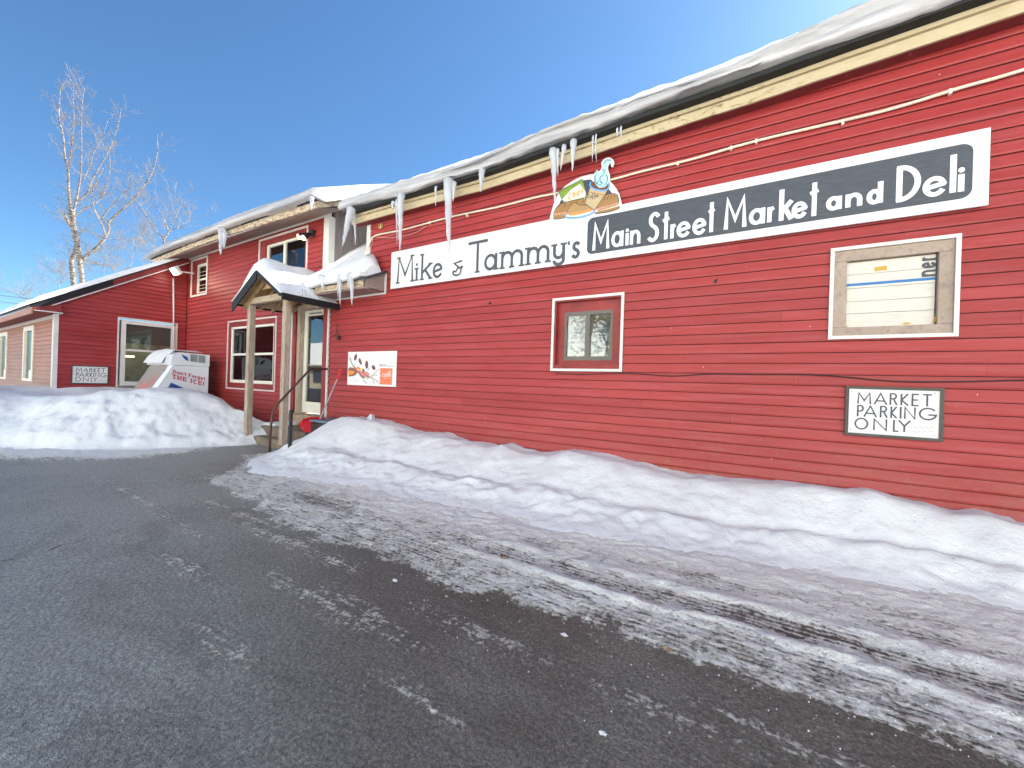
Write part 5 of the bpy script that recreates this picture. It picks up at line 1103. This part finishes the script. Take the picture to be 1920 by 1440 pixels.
for (x, y), wh in zip(((806, 417), (876, 403), (1271, 306), (1371, 277), (1418, 264), (1580, 229), (1781, 171)), ('left of the biggest icicle', 'right of the biggest icicle', 'above the word Street', 'above the k of the word Market', 'above the last letter of the word Market', 'above the word and', 'above the word Deli')):
    p = yy(x, y, YW-.032); mb = MB(); mb.box(p[0]-.01, p[0]+.01, YW-.05, YW-.012, p[2]-.03, p[2]+.012)
    o = mb.build('pipe_clip', M['pipe'], None); tag(recenter(o), 'small cream conduit clip on the hall wall '+wh, 'clip', 'clips along the cream conduit')
wire('cable', [(700, 446), (696, 465), (691, 490), (690, 505), (689, 535)], .005, M['pinkwire'], 'thin pinkish cable hanging down the hall corner from the conduit bend', 'cable')
wire('cable', [(703, 444), (725, 446), (742, 445), (775, 438), (800, 424)], .005, M['pinkwire'], 'thin slack cable looping just under the conduit near the hall corner', 'cable', YW-.03)
wire('cable', [(1040, 699), (1062, 701), (1095, 702), (1160, 700), (1200, 701), (1262, 705), (1330, 701), (1400, 701.5), (1470, 701.5), (1510, 702), (1550, 704), (1600, 708), (1650, 713), (1700, 715.5), (1790, 715.5), (1860, 714), (1920, 712.5), (2300, 706)], .0055, M['wire'], 'black cable sagging along the hall wall below both windows', 'cable')
for i, (x, y, lb) in enumerate(((632, 628, 'black wire hook bracket on the wall just right of the door'), (919, 569, 'tiny dark hook on the wall left of the small red window'), (1341, 528, 'dark knot-like hook on the wall between small window and boarded window'))):
    p = yy(x, y, YW-.014); mb = MB()
    if i == 0:
        mb.tube([(p[0], YW-.02, p[2]+.22), (p[0]-.01, YW-.02, p[2]+.02), (p[0]-.12, YW-.04, p[2]-.03)], .006, 6); mb.tube([(p[0]-.01, YW-.02, p[2]+.02), (p[0]+.08, YW-.05, p[2]), (p[0]+.08, YW-.05, p[2]-.08)], .008, 6)
        mb.box(p[0]+.05, p[0]+.11, YW-.06, YW-.02, p[2]-.10, p[2]-.02)
    else: mb.tube([(p[0], YW-.005, p[2]), (p[0], YW-.035, p[2])], .014, 8); mb.tube([(p[0], YW-.035, p[2]), (p[0]+.02, YW-.04, p[2]+.02)], .007, 6)
    tag(recenter(mb.build('wall_hook', M['blackmetal'], None)), lb, 'hook')
p = yy(713.5, 424, YW-.016); tg = thing('number_tag', (p[0], YW-.016, p[2]-.04), 'small yellow number tag high on the hall wall near its left corner', 'tag')
part('tag_plate', M['reddark'], tg, (p[0]-.07, p[0]+.07, YW-.018, YW-.013, p[2]-.05, p[2]+.05))
mb = MB()
for i, ch in enumerate('101'): glyph(mb, ch, p[0]-.062+i*.042, p[0]-.062+i*.042+.036, p[2]-.042, p[2]+.042, .012, mapY(YW-.0185))
mb.build('digits', M['yellow'], tg, fix=False)
# conduit down the corner from the flood light
mb = MB(); a = xx(325, 522, -13.6); c_ = xx(326, 662, -13.6); mb.tube([a, c_], .018, 8); tag(recenter(mb.build('conduit', M['white'], None, smooth=True)), 'thin white vertical conduit below the flood light in the inside corner', 'conduit')

# ================================================================== ICICLES
def icicle(top, tip, wpx, Y, label, side=0):
    a = Vector(yy(*top, Y)); b_ = Vector(yy(*tip, Y)); b_.y = Y; r0 = abs(yy(top[0]+wpx/2, top[1], Y)[0]-a.x)
    r0 = min(r0*.82, .066); n = 12; P = []; R = []; rg = random.Random(int(top[0]*7+top[1]))
    for i in range(n+1):
        t = i/n; p = a.lerp(b_, t); p.z = a.z+(b_.z-a.z)*t
        P.append(p+Vector((rg.uniform(-1, 1)*r0*.10, rg.uniform(-1, 1)*r0*.10, 0))); R.append(max(.0025, r0*(1-t)**.65*(1+.14*math.sin(t*23+top[0]))*(1.0 if t > .08 else 1.15)))
    mb = MB(); mb.tube([P[0]+Vector((0, .01, .05))]+P, [r0*1.2]+R, 9)
    tag(recenter(mb.build('icicle', M['ice'], None, smooth=True)), label, 'icicle', 'icicles hanging from the eaves')
YE = 4.375
for a in [((657, 396), (642, 462), 14, YE, 'stout icicle curling off the far left tip of the hall eave'),
          ((664.5, 398), (666.5, 459), 5, 4.50, 'thin icicle second from the left tip of the hall eave, before the grey boards'),
          ((751, 370), (750, 473), 11, YE, 'long icicle whose tip touches the top left corner of the shop sign'),
          ((743.5, 380), (744.5, 458), 4, YE, 'thin icicle hugging the left side of the one over the sign corner'),
          ((736, 384), (736, 394), 5, YE, 'stubby little icicle left of the one over the sign corner'),
          ((840, 345), (842, 479), 20, YE, 'biggest icicle on the hall, reaching down between the M and T words'),
          ((851, 348), (850, 378), 7, YE, 'short icicle attached to the right shoulder of the biggest one'),
          ((817, 356), (817, 387), 4, YE, 'short thin icicle just left of the biggest icicle'),
          ((903, 326), (901, 360), 11, YE, 'short conical icicle alone between the biggest one and the sandwich picture'),
          ((1037, 288), (1041, 386), 14, YE, 'long tapering icicle left of the sandwich picture'),
          ((1045, 287), (1046, 330), 6, YE, 'middle icicle pressed against the right of the long tapering one'),
          ((1057, 280), (1051, 320), 8, YE, 'broad short icicle right of the long tapering one'),
          ((1075, 271), (1073, 321), 12, YE, 'broad pointed icicle above the chip bag of the picture'),
          ((1111.5, 262), (1110.5, 303), 4, YE, 'thin icicle above the steam of the picture, left of a pair'),
          ((1117, 260), (1118, 304), 4, YE, 'thin icicle above the steam of the picture, right of a pair'),
          ((1157, 248), (1157, 260), 4, YE, 'tiny icicle left of the last pair on the hall eave'), ((1164, 245), (1165, 261), 4, YE, 'tiny icicle farthest right on the hall eave'),
          ((415, 432), (413, 479), 14, 4.04, 'icicle cluster under the left half of the two-storey eave'), ((421, 440), (420, 467), 5, 4.04, 'short spike beside the cluster under the two-storey eave'),
          ((584, 375), (584, 395), 5, 4.05, 'small icicle at the right corner of the two-storey eave'),
          ((605, 523), (606, 544), 9, 4.24, 'stubby icicle at the left end of the low entry roof'), ((634, 520), (634, 561), 3.5, 4.24, 'thin icicle in the middle of the low entry roof, left of a pair'),
          ((637.5, 520), (638, 573), 4.5, 4.24, 'long thin icicle in the middle of the low entry roof, right of a pair'), ((659, 518), (660, 572), 8, 4.24, 'long icicle at the right end of the low entry roof'), ((655, 520), (655, 540), 8, 4.24, 'short blunt icicle beside the long one at the right end of the entry roof')]: icicle(*a)
for top, tip, X_, lb in (((565, 545), (566, 571), -6.88, 'thin icicle under the middle of the black porch eave'), ((572, 546), (573, 556), -6.88, 'tiny icicle right of the middle one under the porch eave'), ((596, 560), (596, 583), -6.88, 'icicle under the wall end of the black porch eave')):
    a = Vector(xx(*top, X_)); b_ = Vector(xx(*tip, X_)); mb = MB(); mb.tube([a+Vector((0, 0, .03)), a, a.lerp(b_, .5), b_], [.02, .016, .01, .002], 7); tag(recenter(mb.build('icicle', M['ice'], None, smooth=True)), lb, 'icicle', 'icicles hanging from the eaves')

# ================================================================== DEBRIS
rg = random.Random(21)
def lump(name, c, s, mat, label, cat, seed, grp=None, sub=2):
    me = bpy.data.meshes.new(name); bm = bmesh.new(); bmesh.ops.create_icosphere(bm, subdivisions=sub, radius=1)
    for v in bm.verts:
        k = 1+.8*mn.noise(v.co*1.6+Vector((seed, 0, 0))); v.co = Vector((v.co.x*s[0]*k, v.co.y*s[1]*k, v.co.z*s[2]*k))
    bm.to_mesh(me); bm.free(); me.materials.append(mat); o = bpy.data.objects.new(name, me); COL.objects.link(o); o.location = c; return tag(o, label, cat, grp)
for i, (x, y, s, m_, lb) in enumerate(((1730, 1035, .0, 'snow', ''), (740, 1088, .013, 'snow', 'small ice chunk on the bare asphalt near the middle of the lot'), (1058, 1190, .012, 'snow', 'small ice chunk at the asphalt edge of the packed snow'), (945, 1045, .030, 'concrete', 'brown-grey clod lying in the packed snow'), (1250, 1215, .016, 'stone', 'dark pebble in the streaky packed snow'), (805, 1008, .014, 'stone', 'dark pebble in the packed snow nearer the door'), (1130, 1374, .010, 'snow', 'lone ice chunk on the asphalt at the bottom of the picture'), (1143, 968, .012, 'stone', 'small rusty leaf-like bit on the snow below the small window'))):
    if s: g = gg(x, y, .02); lump('ice_chunk' if m_ == 'snow' else 'clod', (g[0], g[1], .02), (s*1.5, s*.9, s*.4), M['snow'] if m_ == 'snow' else M[m_], lb, 'ice chunk' if m_ == 'snow' else 'clod', i)
p = yy(694, 783, 4.45); mb = MB(); mb.hexa([tuple(Vector((p[0], 4.45, p[2]-.03))+Vector(q)) for q in ((-.10, 0, 0), (.06, 0, -.02), (.06, .05, -.02), (-.10, .05, 0), (.0, 0, .09), (.05, 0, .06), (.05, .05, .06), (.0, .05, .09))]); tag(recenter(mb.build('ice_shard', M['ice'], None)), 'pale ice shard poking from the snow mound left of the poster', 'ice shard')
# loose crumbs over the packed snow and asphalt: uncountable
mb = MB()
for i in range(1500):
    x = rg.uniform(-6.2, 1.6); y = rg.triangular(1.4, 3.6, 2.25); s = rg.uniform(.0012, .0042)
    z = .012; i0 = mb.add([(x-s, y, z), (x, y-s, z), (x+s, y, z), (x, y+s, z), (x, y, z+s*1.6)])
    for q in ((0, 1, 4), (1, 2, 4), (2, 3, 4), (3, 0, 4)): mb.face([i0+k for k in q])
o = mb.build('ice_crumbs', M['snow'], None, fix=False); kind(o, 'stuff'); o['label'] = 'loose ice crumbs and grit scattered over packed snow'; o['category'] = 'ice crumbs'
mb = MB()
for i in range(70):
    x = rg.uniform(-6.3, 1.5); y = rg.uniform(3.5, 4.45); z = float(bank_main(np.array([[x]]), np.array([[y]]))[0, 0])+.006; s = rg.uniform(.004, .014); an = rg.uniform(0, 3.1)
    mb.poly([(x-s*math.cos(an), y-s*math.sin(an), z), (x+s*.4*math.sin(an), y-s*.4*math.cos(an), z+.004), (x+s*math.cos(an), y+s*math.sin(an), z+.002)])
for i in range(60):
    x = rg.uniform(-12, -8.6); y = rg.uniform(1.4, 4.2); z = float(bank_left(np.array([[x]]), np.array([[y]]))[0, 0])+.006
    if z < .05: continue
    s = rg.uniform(.006, .022); an = rg.uniform(0, 3.1); mb.poly([(x-s*math.cos(an), y-s*math.sin(an), z), (x+s*.3*math.sin(an), y-s*.3*math.cos(an), z+.006), (x+s*math.cos(an), y+s*math.sin(an), z+.002)])
o = mb.build('leaf_litter', plain('litter', (.08, .055, .04), .8, .3, 9, 0), None, fix=False); kind(o, 'stuff'); o['label'] = 'dead leaf bits and twigs scattered on the snow banks'; o['category'] = 'leaf litter'

# ================================================================== TREES
c1 = lambda u, v: (u/2.88, 120+v/2.88)
def limb_tree(label, limbs, t0, seed, twn, name='bare_tree', tw=1.0, ground=True):
    rg = random.Random(seed); base = dd(*c1(*limbs[0][0][0]), t0); tr = thing(name, (base[0], base[1], 0), label, 'tree'); trunk = MB(); tw_ = MB()
    pts_all = []
    for L, r0, r1_, dd_ in limbs:
        P = []; n = len(L)
        for i, p in enumerate(smooth(L, 3, False)): 
            f = i/(3*(n-1)); P.append(Vector(dd(*c1(*p), t0+dd_*math.sin(f*1.6))))
        if ground and L is limbs[0][0] or (ground and len(L) and L[0][1] > 1150): P = [Vector((P[0].x, P[0].y, 0))]+P
        m = len(P); r0 *= .47; R = [r0+(r1_-r0)*i/(m-1) for i in range(m)]; trunk.tube(P, R, 8)
        pts_all += [(P[i], (P[min(i+1, m-1)]-P[max(i-1, 0)]).normalized(), R[i]) for i in range(max(1, m//5), m)]
    def grow(p, d, ln, r, dep):
        n = 4; P = [p]
        for i in range(n): d = (d+Vector((rg.gauss(0, .16), rg.gauss(0, .16), .07+rg.gauss(0, .12)))).normalized(); P.append(P[-1]+d*ln/n)
        tw_.tube(P, [max(.004, r*(1-.75*i/n)) for i in range(n+1)], 3, False)
        if dep:
            for k in range(rg.choice((2, 3, 3))):
                q = P[rg.randint(1, n)]; ax_ = Vector((rg.gauss(0, 1), rg.gauss(0, 1), rg.gauss(.2, .6))).normalized(); grow(q, (d*.7+ax_*.8).normalized(), ln*rg.uniform(.45, .7), r*.6, dep-1)
    for k in range(twn):
        p, d, r = rg.choice(pts_all); ax_ = Vector((rg.gauss(0, 1), rg.gauss(0, 1), rg.gauss(.35, .5))).normalized()
        grow(p, (d*.45+ax_).normalized(), rg.uniform(.6, 1.5)*tw, min(.012, r*.30+.003), 2)
    trunk.build('trunk', M['bark'], tr, smooth=True); tw_.build('crown', M['twig'], tr, fix=False); return tr
LM = [([(400, 1220), (392, 1130), (385, 1060), (405, 1020), (412, 950), (398, 890), (383, 800), (370, 690), (368, 580), (350, 500), (340, 380), (320, 300), (320, 200), (328, 130)], .26, .015, .3),
      ([(445, 1210), (438, 1120), (425, 1040), (415, 960), (400, 900), (392, 850), (388, 790)], .24, .13, -.2),
      ([(430, 1065), (500, 1010), (560, 950), (590, 890), (590, 850), (700, 750), (760, 680), (820, 590), (850, 480), (850, 380)], .17, .012, 1.2),
      ([(572, 925), (542, 850), (512, 790), (495, 710), (520, 640), (560, 560)], .09, .01, -.8), ([(545, 842), (600, 770), (700, 670), (740, 620), (810, 590)], .07, .012, .6),
      ([(388, 830), (410, 745), (430, 640), (440, 500), (440, 260), (455, 130)], .12, .012, .5), ([(372, 565), (385, 450), (400, 330), (395, 200), (400, 110)], .07, .01, -.6), ([(412, 742), (470, 700), (500, 620), (560, 520), (600, 440), (640, 320), (655, 240)], .09, .01, .9),
      ([(398, 835), (440, 790), (520, 750), (570, 680), (595, 560), (590, 480)], .08, .01, -1.0), ([(445, 640), (480, 560), (510, 470), (550, 400), (585, 300)], .06, .008, .4), ([(418, 930), (455, 893), (540, 930), (640, 950), (720, 960)], .06, .01, -.5),
      ([(340, 390), (375, 355), (395, 330)], .03, .012, .2), ([(402, 905), (370, 860), (352, 820)], .12, .09, .0), ([(450, 1068), (540, 1080), (600, 1100), (660, 1135)], .05, .01, .8), ([(450, 1050), (560, 990), (640, 985), (720, 1010)], .04, .008, 1.0), ([(385, 1060), (370, 1030), (372, 1000)], .05, .01, -.3), ([(400, 1180), (340, 1150), (270, 1120)], .03, .006, .5)]
limb_tree('tall pale bare tree with twin trunks rising behind the wing roof', LM, 23, 4, 300, tw=.68)
limb_tree('smaller bare tree right of the tall one, peeking over the two-storey roof edge', [([(900, 1075), (890, 1000), (885, 945), (910, 905), (870, 810), (850, 770)], .13, .01, .4), ([(886, 945), (820, 870), (760, 770), (735, 745), (690, 700)], .07, .01, .8), ([(910, 905), (960, 885), (1000, 870), (1035, 835)], .05, .01, -.5), ([(912, 900), (960, 800), (985, 730)], .04, .008, .5), ([(905, 1060), (800, 1000), (760, 930)], .04, .008, .5)], 21, 9, 50, ground=False)
limb_tree('faint small bare tree at the far left edge behind the wing', [([(160, 1330), (140, 1270), (110, 1215), (60, 1190)], .06, .01, .4), ([(140, 1275), (160, 1220), (190, 1180)], .05, .01, .6), ([(135, 1270), (80, 1240), (40, 1225)], .04, .01, .6), ([(160, 1300), (220, 1240), (250, 1200)], .04, .01, .6)], 34, 5, 46, ground=False)
limb_tree('low brushy bare tree filling the gap between the tall tree and the roof', [([(640, 1150), (600, 1100), (520, 1080), (470, 1090)], .05, .01, .4), ([(700, 1120), (720, 1020), (760, 930), (780, 880)], .05, .01, .6), ([(760, 1110), (820, 1020), (840, 940)], .05, .01, .6), ([(560, 1140), (570, 1060), (640, 990)], .04, .01, .6), ([(330, 1240), (320, 1190), (350, 1150), (300, 1120)], .04, .01, .6)], 27, 15, 120, ground=False)
mb = MB()
for z0_ in (545, 557): a = Vector(dd(-60, z0_-1, 30)); b_ = Vector(dd(250, z0_+6, 26)); mb.tube([a.lerp(b_, t)+Vector((0, 0, -.5*math.sin(math.pi*t))) for t in [i/8 for i in range(9)]], .014, 5)
tag(recenter(mb.build('overhead_wires', M['wire'], None)), 'pair of thin overhead wires against the sky at the far left', 'wires')

# things across the lot, seen in the window reflections
def conifer(x, y, z, h, seed, label):
    rg = random.Random(seed); tr = thing('evergreen_tree', (x, y, z), label, 'tree', 'evergreens across the lot'); m1 = MB(); m1.tube([(x, y, z-.3), (x, y, z+h)], [.16, .03], 8); m1.build('trunk', M['bark'], tr); m2 = MB()
    for i in range(420):
        t = rg.random()**.8; r = (1-t)*h*.24*rg.uniform(.5, 1); an = rg.uniform(0, 6.28); c = Vector((x+r*math.cos(an), y+r*math.sin(an), z+.8+t*(h-.8))); d = Vector((math.cos(an), math.sin(an), -.35)); s = rg.uniform(.25, .6); e = Vector((-math.sin(an), math.cos(an), 0))*s*.4
        m2.poly([c-e, c+d*s, c+e, c-d*s*.4])
    m2.build('crown', M['evergreen'], tr, fix=False)
for i, (x, y, h) in enumerate(((-27, -22, 11), (-33, -24, 13), (-20, -24, 12), (-3, -26, 12), (6, -24, 10), (16, -25, 13))): conifer(x, y, hillz(x, y)-.2, h, i, 'dark evergreen '+('behind the far house', 'left of center behind the far house', 'right of the far house', 'straight across from the small window', 'across from the boarded window', 'farthest right across the lot')[i]+' on the snowy rise')
for i, (x, y, h) in enumerate(((-29, -18, 9), (-36, -19, 10), (-12, -20, 9), (-6.2, -8.2, 5), (-7.6, -9.5, 6), (-24, -19, 8), (-33, -21, 11))):
    rg = random.Random(i+40); z0 = hillz(x, y)-.2; tr = thing('brush_tree', (x, y, z0), ('golden-brown tree behind the middle of the far house roof', 'golden-brown tree behind the left end of the far house', 'tall golden-brown tree between evergreens across the lot', 'short golden-brown tree nearest the lot on the snow rise', 'golden-brown tree just behind the short one on the rise', 'golden-brown tree behind the right end of the far house', 'tallest golden-brown tree behind the far house')[i], 'tree', 'brown trees across the lot'); m1 = MB(); m1.tube([(x, y, z0-.2), (x+.2, y, z0+h*.6), (x+.1, y, z0+h)], [.14, .09, .02], 7)
    for k in range(16): z = z0+h*rg.uniform(.3, .95); an = rg.uniform(0, 6.28); l = rg.uniform(.8, 2.2); m1.tube([(x, y, z), (x+l*math.cos(an), y+l*math.sin(an), z+l*.8)], [.05, .012], 4)
    m1.build('trunk', M['bark'], tr); m2 = MB()
    for k in range(500):
        c = Vector((x+rg.gauss(0, h*.17), y+rg.gauss(0, h*.17), z0+h*rg.uniform(.35, 1.05))); m2.tube([c, c+Vector((rg.gauss(0, .4), rg.gauss(0, .4), rg.uniform(.1, .5)))], [.02, .008], 3, False)
    m2.build('crown', M['goldleaf'], tr, fix=False)
hs = thing('house', (-28, -11, 0), 'low house with snowy roof across the lot, mirrored in the door glass', 'building')
part('wall', plain('far_house_wall', (.36, .31, .24), .7, .2, 5), hs, (-37, -19, -14, -8, 0, 2.25))
mb = MB(); mb.prism([(-37.6, -7.4, 2.2), (-37.6, -14.6, 2.2), (-37.6, -11, 4.3)], (19.2, 0, 0)); mb.build('roof', M['roofsnow'], hs)
for x in (-35, -31.6, -28.5, -25.4, -22.3): part('window', M['navy'], hs, (x, x+1.2, -7.99, -7.95, .9, 1.9))

n = len([o for o in bpy.data.objects]); print('objects', n, 'tris', sum(len(o.data.polygons) for o in bpy.data.objects if o.type == 'MESH'))
